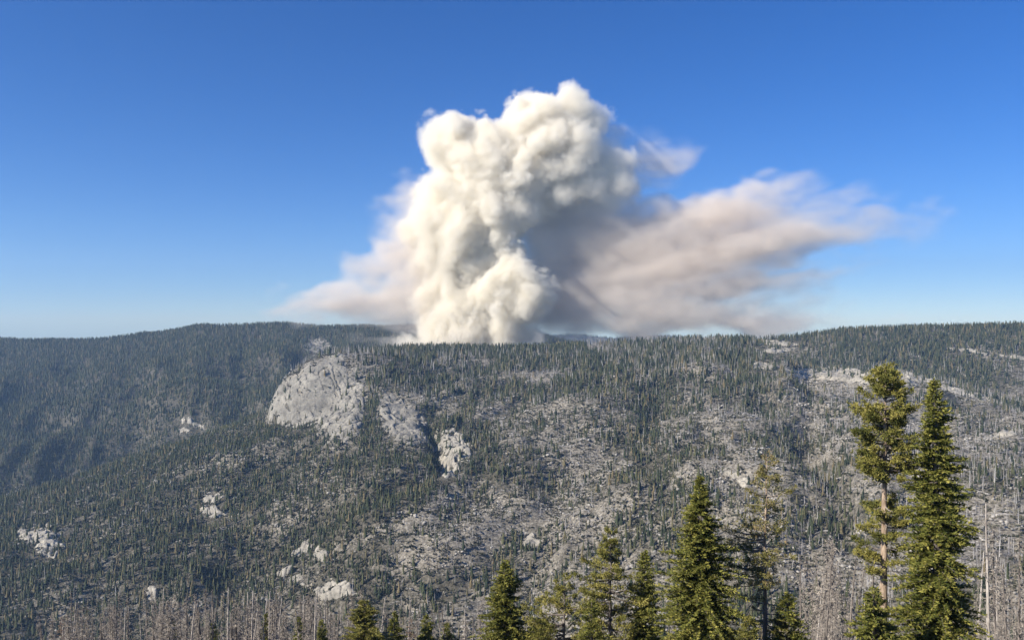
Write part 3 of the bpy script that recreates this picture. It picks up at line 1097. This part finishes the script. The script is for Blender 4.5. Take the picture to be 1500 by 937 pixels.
copy_tree(hero_pine(6, H, px(54, 112), bands, 0.3, None, M_BARK_FIR, 0.40, 1.1, 0.2, 10, 1.5), "pine_tree", b, 0, (1, 1, 1),
          "open pine with level spreading branches next to the narrow fir", "pine tree", None)
b, H = spot(826, 848, 118)
bands = [(0.72 * H, H, 16, 0.5, None), (0.35 * H, 0.75 * H, 30, 1.0, None), (0.05 * H, 0.35 * H, 30, 1.0, None)]
copy_tree(hero_pine(7, H, px(58, 118), bands, 0.26, None, M_BARK_FIR, 0.40, 1.1, 0.2, 8, 1.5), "pine_tree", b, 0, (1, 1, 1),
          "low spreading pine between the level-branched pine and the lone cone fir", "pine tree", None)
b, H = spot(741, 821, 122)
copy_tree(hero_fir(8, H, px(54, 122), 0.02, 1.35, 0.3, 0.66, r0=0.3, lobes=0.28), "fir_tree", b, 0, (1, 1, 1),
          "lone cone-shaped fir with a blunt leafy top at the left of the green group", "fir tree", None)
b, H = spot(533, 879, 150)
copy_tree(hero_fir(9, H, px(62, 150), 0.02, 1.3, 0.3, 0.7, mat=M_PINE, r0=0.3, lobes=0.4), "fir_tree", b, 0, (1, 1, 1),
          "golden green fir beside the dead grey stand", "fir tree", None)
b, H = spot(578, 896, 160)
copy_tree(hero_fir(10, H, px(34, 160), 0.02, 1.2, 0.3, 0.75, r0=0.22), "fir_tree", b, 0, (1, 1, 1),
          "small fir just right of the golden green fir", "fir tree", None)
b, H = spot(624, 899, 165)
copy_tree(hero_fir(11, H, px(36, 165), 0.02, 1.0, 0.3, 0.75, r0=0.22), "fir_tree", b, 0, (1, 1, 1),
          "small ragged fir right of the red-brown dead sapling", "fir tree", None)
b, H = spot(438, 902, 190)
copy_tree(hero_fir(12, H, px(24, 190), 0.02, 1.0, 0.3, 0.75, r0=0.2), "fir_tree", b, 0, (1, 1, 1),
          "dark young fir standing inside the dead grey stand", "fir tree", None)
b, H = spot(1153, 868, 98)
copy_tree(hero_fir(13, H, px(44, 98), 0.02, 1.15, 0.35, 0.7, r0=0.25), "fir_tree", b, 0, (1, 1, 1),
          "short dark fir at the foot of the dying pine", "fir tree", None)
b, H = spot(1282, 862, 76)
copy_tree(hero_fir(14, H, px(52, 76), 0.02, 1.2, 0.35, 0.6, r0=0.2), "fir_tree", b, 0, (1, 1, 1),
          "young fir in front of the tall pine's bare trunk", "fir tree", None)
b, H = spot(1098, 902, 90)
copy_tree(hero_fir(15, H, px(36, 90), 0.02, 1.1, 0.35, 0.7, mat=M_PINE, r0=0.2), "fir_tree", b, 0, (1, 1, 1),
          "small yellow green fir between the broad fir and the dying pine", "fir tree", None)
b, H = spot(868, 880, 100)
copy_tree(hero_fir(16, H, px(34, 100), 0.02, 1.1, 0.3, 0.7, r0=0.2), "fir_tree", b, 0, (1, 1, 1),
          "young fir under the level-branched pine", "fir tree", None)

for k, (u, v, r, w, txt) in enumerate([(252, 906, 215, 20, "small dark fir among the dead trees below the pale rock point"),
                                       (312, 912, 190, 18, "low green fir deep in the crowded dead stand"),
                                       (389, 898, 225, 18, "slim green fir beside the tallest black snag"),
                                       (472, 908, 180, 24, "bushy young fir below the cream boulder outcrop"),
                                       (655, 912, 170, 30, "low young fir right of the small ragged fir"),
                                       (790, 905, 125, 40, "low bushy fir between the lone cone fir and the spreading pine")]):
    b, H = spot(u, v, r)
    copy_tree(hero_fir(30 + k, H, px(w, r), 0.02, 1.1, 0.3, 0.7, r0=0.2), "fir_tree", b, 0, (1, 1, 1), txt, "fir tree", None)


# near dead trees: trunk plus brittle branches
def near_snag(seed, H, r0, nb, length, mat_t, mat_b, broken=False, hang=0.35, fuzz=3):
    rng = np.random.RandomState(seed)
    tr, spine = trunk_mesh("snag_trunk", H, r0, rng, mat_t, 7, 0.22, 14, 0.09 if broken else 0.03)
    parts, P, D, L = [], [], [], []
    for i in range(nb):
        f = rng.uniform(0.22, 0.985)
        h = f * H
        o = np.array([np.interp(h, spine[:, 2], spine[:, 0]), np.interp(h, spine[:, 2], spine[:, 1]), h])
        az = rng.uniform(0, 6.283)
        ln = length * (1.12 - f) ** 0.6 * rng.uniform(0.35, 1.1)
        out = np.array([math.cos(az), math.sin(az), 0])
        s = np.linspace(0, 1, 4)
        pts = o + out * (s * ln)[:, None] + np.array([0, 0, 1.0]) * (-hang * ln * s ** 1.3 + 0.12 * ln * np.clip(s - 0.6, 0, 1))[:, None]
        parts.append(tube(pts, np.linspace(0.06, 0.016, 4), 3))
        for j in range(fuzz):
            g = rng.uniform(0.35, 1)
            P.append([np.interp(g, s, pts[:, k]) for k in range(3)])
            D.append(out * 0.6 + rng.normal(size=3) * 0.6 + np.array([0, 0, -0.25]))
            L.append(ln * rng.uniform(0.18, 0.42))
    if P:
        v, q = blades(P, D, L, np.full(len(L), 0.15), rng)
        parts.append((v, quad_to_tri(q)))
    bv, bf = merge(parts)
    return [("trunk", tr), ("branches", mesh_np("snag_branches", bv, bf, mat_b))]


SN = [near_snag(400, 25, 0.30, 90, 2.6, M_SNAG, M_TWIG, fuzz=6), near_snag(401, 25, 0.22, 130, 2.3, M_SNAG, M_TWIG, fuzz=7),
      near_snag(402, 25, 0.30, 44, 1.7, M_SNAG_PALE, M_TWIG, True, 0.2, 3), near_snag(403, 25, 0.27, 170, 3.2, M_SNAG, M_TWIG, fuzz=9),
      near_snag(404, 25, 0.26, 60, 2.0, M_SNAG, M_TWIG, True, fuzz=4), near_snag(405, 25, 0.24, 170, 3.0, M_SNAG, M_TWIG, fuzz=9)]
RED = near_snag(406, 25, 0.26, 150, 3.0, M_SNAG, M_REDTWIG, hang=0.15, fuzz=9)


SN_LOOK = ["charred brown snag with short drooping branches", "weathered grey snag with fine twigs",
           "pale bare pole with broken top", "bushy brown dead conifer hung with twigs",
           "dark snag with a snapped top", "silvery dead conifer thick with twigs"]
STAND = [(200, "beside the tall brown dead conifer"), (270, "below the pale rock point"), (345, "deep in the crowded dead stand"),
         (385, "close to the tallest black snag"), (420, "next to the twiggy grey snag"), (470, "around the dark young fir"),
         (525, "in front of the cream boulders"), (600, "behind the golden green fir"), (660, "beside the small ragged fir"),
         (735, "near the lone cone-shaped fir"), (1170, "behind the green firs"), (1215, "beyond the short dark fir"),
         (1265, "left of the tall pine's bare trunk"), (1440, "behind the tall dense fir"), (1470, "by the thin rusty dead trunk"), (9999, "near the thin far dead trunk")]


def snag_label(k, u):
    return SN_LOOK[k] + ", " + next(t for lim, t in STAND if u < lim)


def put_snag(parts, u, vtop, r, label, group=None, lean=0.02, sx=1.0):
    b, H = spot(u, vtop, r)
    k = H / 25.0
    kk = max(k, 0.72) * sx
    return copy_tree(parts, "dead_tree", b, rng.uniform(0, 6.28), (kk, kk, k), label, "dead tree", group,
                     (rng.normal() * lean, rng.normal() * lean))


put_snag(RED, 92, 900, 250, "rust-brown dead conifer alone at the left edge of the stand")
put_snag(RED, 600, 905, 165, "red-brown dead sapling between two small firs", sx=0.8)
put_snag(SN[3], 168, 884, 270, "tall brown dead conifer at the left end of the grey stand", lean=0.01)
put_snag(SN[2], 362, 866, 260, "tallest straight black snag rising out of the dead stand", lean=0.01)
put_snag(SN[5], 404, 880, 260, "twiggy grey snag beside the tallest black snag", lean=0.01)
put_snag(SN[2], 1449, 738, 128, "tall thin rusty dead trunk on the slope right of the dense fir", lean=0.008, sx=0.8)
put_snag(SN[0], 1493, 775, 135, "thin dead trunk at the far right end of the slope", lean=0.008, sx=0.9)
put_snag(SN[4], 1270, 800, 120, "leaning bare snag just left of the tall pine trunk", lean=0.05, sx=0.8)
put_snag(SN[4], 1279, 806, 125, "second bare snag leaning close to the tall pine trunk", lean=0.04, sx=0.8)
G1 = "dead trees standing close together on the near slope"
for i in range(215):
    u = 60 + 465 * rng.uniform() ** 0.75 if i < 185 else rng.uniform(520, 720)
    r = rng.uniform(150, 340)
    vt = rng.normal(885, 16) + (8 if i >= 185 else 0) + 0.12 * max(0, 200 - u)
    k = rng.randint(6)
    put_snag(SN[k], u, min(max(vt, 862), 930), r, snag_label(k, u), G1, 0.06)
G2 = "grey dead trees on the near slope around the tall pair"
for i in range(48):
    u = rng.uniform(1172, 1262) if i < 28 else rng.uniform(1405, 1510)
    r = rng.uniform(150, 300)
    vt = rng.uniform(815, 920) if i % 4 else rng.uniform(770, 850)
    k = rng.randint(6)
    put_snag(SN[k], u, vt, r, snag_label(k, u), G2, 0.08, 0.85)
for i in range(10):
    u = rng.uniform(740, 1165)
    k = rng.randint(6)
    put_snag(SN[k], u, rng.uniform(905, 925), rng.uniform(170, 260), snag_label(k, u), "dead trees behind the near firs", 0.04)

# the nearest trees of the far slope, one by one
ANCH = [(1238, 818, "near the pale sloping ledge"), (1120, 800, "beyond the dying pine"), (1300, 780, "beyond the tall pine and fir"),
        (1470, 640, "near the short white ledge"), (1450, 850, "beyond the thin rusty dead trunk"), (1027, 800, "beyond the broad conical fir"),
        (779, 792, "near the white rock scar"), (494, 862, "near the cream boulder outcrop"), (222, 868, "near the pale rock point"),
        (60, 790, "near the pale rounded outcrop"), (640, 870, "above the small ragged fir"), (893, 850, "above the level-branched pine"),
        (745, 880, "beyond the lone cone fir"), (1490, 760, "beyond the thin far dead trunk")]


def far_place(x, y, z):
    u, v = CX + FPX * x / y, CY - FPX * z / y
    return min(ANCH, key=lambda a: (a[0] - u) ** 2 + (a[1] - v) ** 2)[2]



def mid_conifer(seed, w):
    rng = np.random.RandomState(seed)
    v, f = far_conifer(seed, 13, 8, w)
    nt_ = 8
    tr = tube([(0, 0, -0.06), (0, 0, 0.5), (0, 0, 0.97)], [0.016, 0.01, 0.003], 6)
    return [("trunk", mesh_np("conifer_trunk", *tr, M_BARK_FIR)), ("crown", mesh_np("conifer_crown", v[8:], f[f.min(1) >= 8] - 8, M_FAR_LIVE))]


MIDC = [mid_conifer(500 + i, w) for i, w in enumerate((0.11, 0.13, 0.15, 0.18))]
for i in bigL:
    h = LH[i]
    w = h * rng.uniform(0.8, 1.2)
    k = rng.randint(4)
    copy_tree(MIDC[k], "conifer_tree", (LX[i], LY[i], LZ[i] - 0.3), rng.uniform(0, 6.28), (w, w, h),
              "%s %s dark conifer on the opposite slope %s" % ("tall" if h > 14 else "short", ("slim", "narrow", "full", "broad")[k], far_place(LX[i], LY[i], LZ[i])), "conifer", "separate conifers low on the far slope")
MIDS = [mesh_np("far_snag", *far_snag(600 + i, 22), M_FAR_DEAD) for i in range(4)]
for i in bigD:
    k = rng.randint(4)
    o = obj("dead_tree", MIDS[k], None, (DX[i], DY[i], DZ[i] - 0.3))
    h = DH[i]
    o.scale = (h, h, h)
    lean = i % 3 == 0
    o.rotation_euler = (rng.normal() * 0.02, (0.14 if lean else 0.0) * rng.choice((-1, 1)), 0.3 * rng.normal())
    tag(o, "%s %s pale dead trunk on the opposite slope %s" % ("very tall" if h > 19 else "mid-sized", "leaning" if lean else "upright", far_place(DX[i], DY[i], DZ[i])), "dead tree", "separate dead trunks low on the far slope")

# ------------------------------------------------------------------ smoke
SR = 3600.0
SPX = SR / FPX           # metres per picture pixel at the fire


def volume_object(name, label, lo, hi, dens, mat):
    """Points of a regular grid carry the density; the modifier turns them into a volume."""
    nx, ny, nz = dens.shape
    me = bpy.data.meshes.new(name)
    gx = np.linspace(lo[0], hi[0], nx, dtype=F)
    gy = np.linspace(lo[1], hi[1], ny, dtype=F)
    gz = np.linspace(lo[2], hi[2], nz, dtype=F)
    co = np.empty((nx, ny, nz, 3), F)
    co[..., 0] = gx[:, None, None]
    co[..., 1] = gy[None, :, None]
    co[..., 2] = gz[None, None, :]
    me.vertices.add(nx * ny * nz)
    me.vertices.foreach_set("co", co.ravel())
    a = me.attributes.new("smoke", 'FLOAT', 'POINT')
    a.data.foreach_set("value", np.ascontiguousarray(dens, F).ravel())
    me.materials.append(mat)
    o = obj(name, me)
    ng = bpy.data.node_groups.new(name + "_nodes", 'GeometryNodeTree')
    ng.interface.new_socket("Geometry", in_out='INPUT', socket_type='NodeSocketGeometry')
    ng.interface.new_socket("Geometry", in_out='OUTPUT', socket_type='NodeSocketGeometry')
    N, Lk = ng.nodes, ng.links
    gi, go = N.new("NodeGroupInput"), N.new("NodeGroupOutput")
    vc = N.new("GeometryNodeVolumeCube")
    vc.inputs["Min"].default_value = lo
    vc.inputs["Max"].default_value = hi
    vc.inputs["Resolution X"].default_value = nx
    vc.inputs["Resolution Y"].default_value = ny
    vc.inputs["Resolution Z"].default_value = nz
    ps = N.new("GeometryNodeInputPosition")
    sx = N.new("ShaderNodeSeparateXYZ")
    Lk.new(ps.outputs[0], sx.inputs[0])
    ids = []
    for k, n_ in enumerate((nx, ny, nz)):
        mr = N.new("ShaderNodeMapRange")
        mr.inputs[1].default_value, mr.inputs[2].default_value = lo[k], hi[k]
        mr.inputs[3].default_value, mr.inputs[4].default_value = 0.0, n_ - 1.0
        Lk.new(sx.outputs[k], mr.inputs[0])
        ro = N.new("FunctionNodeFloatToInt")
        ro.rounding_mode = 'ROUND'
        Lk.new(mr.outputs[0], ro.inputs[0])
        ids.append(ro.outputs[0])
    def imath(op, a_, b_):
        n = N.new("FunctionNodeIntegerMath")
        n.operation = op
        for s_, q_ in zip(n.inputs, (a_, b_)):
            if hasattr(q_, "links"):
                Lk.new(q_, s_)
            else:
                s_.default_value = q_
        return n.outputs[0]
    ind = imath('ADD', imath('MULTIPLY', imath('ADD', imath('MULTIPLY', ids[0], ny), ids[1]), nz), ids[2])
    si = N.new("GeometryNodeSampleIndex")
    si.data_type = 'FLOAT'
    si.domain = 'POINT'
    na = N.new("GeometryNodeInputNamedAttribute")
    na.data_type = 'FLOAT'
    na.inputs["Name"].default_value = "smoke"
    Lk.new(gi.outputs[0], si.inputs["Geometry"])
    Lk.new(na.outputs["Attribute"], si.inputs["Value"])
    Lk.new(ind, si.inputs["Index"])
    Lk.new(si.outputs[0], vc.inputs["Density"])
    sm = N.new("GeometryNodeSetMaterial")
    sm.inputs["Material"].default_value = mat
    Lk.new(vc.outputs[0], sm.inputs[0])
    Lk.new(sm.outputs[0], go.inputs[0])
    md = o.modifiers.new("smoke", 'NODES')
    md.node_group = ng
    tag(o, label, "smoke", kind="stuff")
    return o


def smoke_mat(name, color, density, aniso=0.0):
    m, nt, out = new_mat(name)
    p = nt.nodes.new("ShaderNodeVolumePrincipled")
    p.inputs["Color"].default_value = (*color, 1)
    p.inputs["Density"].default_value = density
    p.inputs["Anisotropy"].default_value = aniso
    p.inputs["Density Attribute"].default_value = "density"
    nt.links.new(p.outputs[0], out.inputs["Volume"])
    return m


PUFFS = [  # picture column, row, radius in picture pixels, depth offset in metres
    (612, 500, 20, 0), (650, 494, 28, 0), (690, 490, 34, 0), (735, 492, 32, 0), (768, 496, 24, 0),
    (770, 440, 38, -60), (742, 468, 34, -30), (735, 425, 38, -50), (745, 388, 34, -20), (762, 405, 28, -50),
    (662, 455, 32, 20), (655, 420, 34, 30), (650, 385, 42, 40), (680, 362, 42, 20), (700, 440, 28, 10), (700, 400, 34, 20),
    (737, 342, 34, -40), (722, 310, 40, -40), (660, 332, 52, 30), (690, 290, 56, 20), (740, 298, 32, -60), (642, 292, 44, 50), (628, 330, 34, 60),
    (665, 228, 48, 40), (676, 200, 34, 20), (652, 215, 34, 20), (700, 216, 40, 0), (732, 232, 46, 0),
    (760, 250, 50, 0), (720, 265, 54, 0),
    (782, 202, 50, 20), (770, 172, 32, 20), (800, 172, 38, 0), (832, 162, 30, 0), (843, 152, 24, 0), (830, 205, 46, 0), (864, 188, 32, 30), (880, 184, 20, 40),
    (850, 240, 42, 20), (890, 240, 38, 40), (914, 240, 32, 60), (880, 264, 36, 50), (820, 250, 40, 0), (918, 264, 24, 80), (800, 265, 34, 10),
    (800, 288, 36, 40), (852, 278, 38, 50), (896, 274, 34, 60), (770, 312, 28, 20), (615, 342, 30, 70), (622, 378, 32, 70), (636, 425, 30, 60), (800, 432, 22, -40), (640, 190, 26, 20), (705, 196, 24, 20),
    (602, 501, 15, -20), (588, 504, 10, -20), (640, 474, 24, 10), (640, 448, 26, 30), (628, 492, 18, -20)]


def build_column():
    lo = np.array([(560 - CX) * SPX, SR - 330, -260.0])
    hi = np.array([(975 - CX) * SPX, SR + 400, (CY - 105) * SPX])
    nC = ((hi - lo) / 11.0).astype(int)
    n3 = nC * 2 - 1                                   # 5.5 m cells
    x, y, z = np.meshgrid(*[np.linspace(lo[k], hi[k], nC[k], dtype=F) for k in range(3)], indexing='ij')
    wx = 24 * gnoise(x / 150, y / 150, z / 150)      # so that no puff is a ball
    wz = 24 * gnoise(x / 150 + 31, y / 150 + 7, z / 150)
    acc = np.zeros_like(x)
    k = 24.0
    for (u, v, r, d) in PUFFS:
        cx_, cz_, rr_ = F((u - CX) * SPX), F((CY - v) * SPX), F(r * SPX * 0.95)
        dd = np.sqrt((x + wx - cx_) ** 2 + ((y - F(SR + d)) * F(0.9)) ** 2 + (z + wz - cz_) ** 2) - rr_
        acc += np.exp(-np.clip(dd, -400, 400) / F(k))
    sdf = (-k * np.log(acc + 1e-12)).astype(F)
    for ax in range(3):                               # double the resolution
        a_ = np.moveaxis(sdf, ax, 0)
        b_ = np.empty((a_.shape[0] * 2 - 1,) + a_.shape[1:], F)
        b_[::2] = a_
        b_[1::2] = 0.5 * (a_[:-1] + a_[1:])
        sdf = np.moveaxis(b_, 0, ax)
    x, y, z = np.meshgrid(*[np.linspace(lo[k], hi[k], n3[k], dtype=F) for k in range(3)], indexing='ij')
    near = (sdf < 60) & (sdf > -110)
    dens = np.where(sdf <= -110, F(0.9), F(0.0))
    xs, ys, zs, ss = x[near], y[near], z[near], sdf[near]
    bil = np.zeros_like(xs)
    for s_, a_ in ((170, 46), (80, 17), (40, 15), (20, 13)):
        bil += a_ * (np.abs(gnoise(xs / s_ + s_, ys / s_, zs / s_ - s_)) * 2.0 - 0.50)
    ss = ss - np.minimum(bil, 44)
    right = sstep((760 - CX) * SPX, (930 - CX) * SPX, xs)
    left = sstep((700 - CX) * SPX, (600 - CX) * SPX, xs)
    soft = 26 + 44 * right + 50 * left
    d = np.clip(-ss / soft, 0, 1)
    d = d * (1 - 0.45 * right)
    dens[near] = d
    for ax in (0, 1, 2):
        sl = [slice(None)] * 3
        for e in (0, -1):
            sl[ax] = e
            dens[tuple(sl)] = 0
    return tuple(map(float, lo)), tuple(map(float, hi)), dens


def build_drift():
    lo = np.array([(370 - CX) * SPX, SR - 230, -260.0])
    hi = np.array([(1420 - CX) * SPX, SR + 520, (CY - 150) * SPX])
    vox = 11.0
    n3 = np.maximum(((hi - lo) / vox).astype(int), 8)
    x, y, z = np.meshgrid(*[np.linspace(lo[k], hi[k], n3[k], dtype=F) for k in range(3)], indexing='ij')
    u = CX + x / SPX
    v = CY - z / SPX
    d = y - SR
    w1 = gnoise(x / 420, y / 420, z / 200)
    w2 = gnoise(x / 170 + 9, y / 170, z / 90)
    uu = u + 26 * w1 + 12 * w2
    w3 = gnoise(x / 70 + 19, y / 70, z / 48)
    uu = uu + 7 * w3
    vv = v + 20 * w2 + 6 * w3 + 16 * gnoise(x / 300 + 40, y / 300, z / 160)
    st = np.zeros_like(x)
    a, tot = 1.0, 0
    for k in range(5):
        st += a * gnoise(x / (560 / 2 ** k) + 3 * k, y / (400 / 2 ** k), (z - 0.16 * x) / (120 / 2 ** k) + 5 * k)
        a *= 0.66
    st = 0.5 + 0.80 * st
    D = np.zeros_like(x)
    # (u, v, half width, half height, rotation, depth, half depth, density, streakiness)
    for (cu, cv, su, sv, rot, cd, sd, de, sk) in (
            (870, 345, 140, 70, -8, 190, 230, 1.70, 0.35),
            (835, 300, 70, 44, 0, 170, 170, 1.6, 0.3),
            (830, 430, 90, 80, 0, 170, 190, 1.2, 0.35),
            (985, 330, 175, 48, -10, 150, 230, 1.35, 0.7),
            (1110, 292, 140, 34, -17, 140, 200, 0.95, 0.9),
            (1130, 358, 225, 33, -10, 120, 220, 1.00, 0.9),
            (1270, 334, 190, 32, -7, 120, 190, 0.80, 0.9),
            (1240, 290, 120, 22, -14, 120, 180, 0.35, 1.0),
            (440, 440, 110, 22, -6, 130, 170, 0.50, 0.8),
            (1160, 476, 260, 16, 1, 150, 220, 0.35, 0.4),
            (980, 400, 200, 44, -4, 130, 230, 1.25, 0.8),
            (1130, 405, 180, 28, -8, 120, 200, 0.55, 1.0),
            (1230, 395, 130, 18, -6, 120, 180, 0.28, 1.0),
            (1010, 360, 240, 80, -8, 150, 260, 0.85, 0.35),
            (1140, 335, 210, 62, -11, 130, 230, 0.42, 0.6),
            (800, 365, 50, 90, 0, 70, 120, 1.2, 0.3),
            (800, 450, 40, 60, 0, 60, 110, 1.0, 0.3),
            (1080, 440, 230, 60, 0, 160, 260, 0.35, 0.4),
            (890, 448, 200, 50, 2, 150, 250, 1.20, 0.45),
            (1060, 468, 210, 30, 2, 150, 240, 0.60, 0.5),
            (935, 222, 100, 34, -12, 100, 150, 0.42, 0.9),
            (895, 205, 40, 28, 0, 110, 120, 0.9, 0.5),
            (985, 225, 70, 24, -12, 120, 150, 0.40, 1.0),
            (960, 262, 70, 30, -25, 120, 150, 0.50, 0.9),
            (620, 400, 95, 110, 25, 110, 190, 1.15, 0.40),
            (598, 318, 56, 85, 25, 100, 150, 1.00, 0.5),
            (550, 382, 85, 30, -18, 110, 150, 0.80, 0.85),
            (540, 428, 130, 40, -12, 130, 190, 0.75, 0.6),
            (475, 442, 110, 28, -6, 130, 170, 0.62, 0.8),
            (600, 458, 125, 36, 0, 150, 210, 0.90, 0.35),
            (592, 496, 34, 20, -25, -60, 70, 0.75, 0.7),
            (660, 505, 110, 12, 0, -150, 60, 0.55, 0.7),
            (540, 500, 60, 8, -6, -40, 60, 0.25, 0.8)):
        c_, s_ = math.cos(R(rot)), math.sin(R(rot))
        a_ = ((uu - cu) * c_ + (vv - cv) * s_) / su
        b_ = (-(uu - cu) * s_ + (vv - cv) * c_) / sv
        q = np.clip(1 - (a_ * a_ + b_ * b_ + ((d - cd) / sd) ** 2), 0, 1) ** 1.35
        de = de * (0.75 if cu < 640 else 1.0)
        sk = sk * 0.72
        D += de * q * (1 - sk + sk * np.clip(2.0 * st - 0.35, 0, 2.2))
    tatter = gnoise(x / 85 + 3, y / 85, z / 60 + 8) + 0.6 * gnoise(x / 40, y / 40 + 5, z / 30) + 0.4 * w3
    thin = np.clip(1.1 - D * 1.1, 0.18, 1)
    D = D * np.clip(1 + 1.35 * thin * tatter, 0, 2.2)
    D = D * (0.42 + 0.58 * sstep(1360, 980, u))
    D = np.maximum(D - 0.012, 0)
    for ax in (0, 1, 2):
        sl = [slice(None)] * 3
        for e in (0, -1):
            sl[ax] = e
            D[tuple(sl)] = 0
    return tuple(map(float, lo)), tuple(map(float, hi)), D


M_COL = smoke_mat("dense_smoke", (0.996, 0.966, 0.890), 0.045, 0.0)
M_DRI = smoke_mat("thin_smoke", (0.957, 0.901, 0.832), 0.0112, 0.0)
lo, hi, dens = build_column()
volume_object("smoke_column", "billowing cream white smoke column rising behind the ridge", lo, hi, dens, M_COL)
lo, hi, dens = build_drift()
volume_object("smoke_drift", "thin grey mauve smoke drifting sideways from the white column", lo, hi, dens, M_DRI)

# ------------------------------------------------------------------ haze
def box_mesh(name, lo, hi, mat):
    v = np.array([(x, y, z) for z in (lo[2], hi[2]) for y in (lo[1], hi[1]) for x in (lo[0], hi[0])], float)
    f = np.array([(0, 2, 3, 1), (4, 5, 7, 6), (0, 1, 5, 4), (2, 6, 7, 3), (0, 4, 6, 2), (1, 3, 7, 5)], np.int32)
    return mesh_np(name, v, f, mat)


m, nt, out = new_mat("haze_air")
p = nt.nodes.new("ShaderNodeVolumePrincipled")
p.inputs["Color"].default_value = (0.42, 0.66, 1.0, 1)
p.inputs["Density"].default_value = 4.2e-5
p.inputs["Anisotropy"].default_value = 0.2
nt.links.new(p.outputs[0], out.inputs["Volume"])
hz = obj("haze", box_mesh("haze", (-17500, -300, -2200), (17500, 16600, 1180), m))
tag(hz, "pale blue air haze filling the whole valley", "haze", kind="stuff")
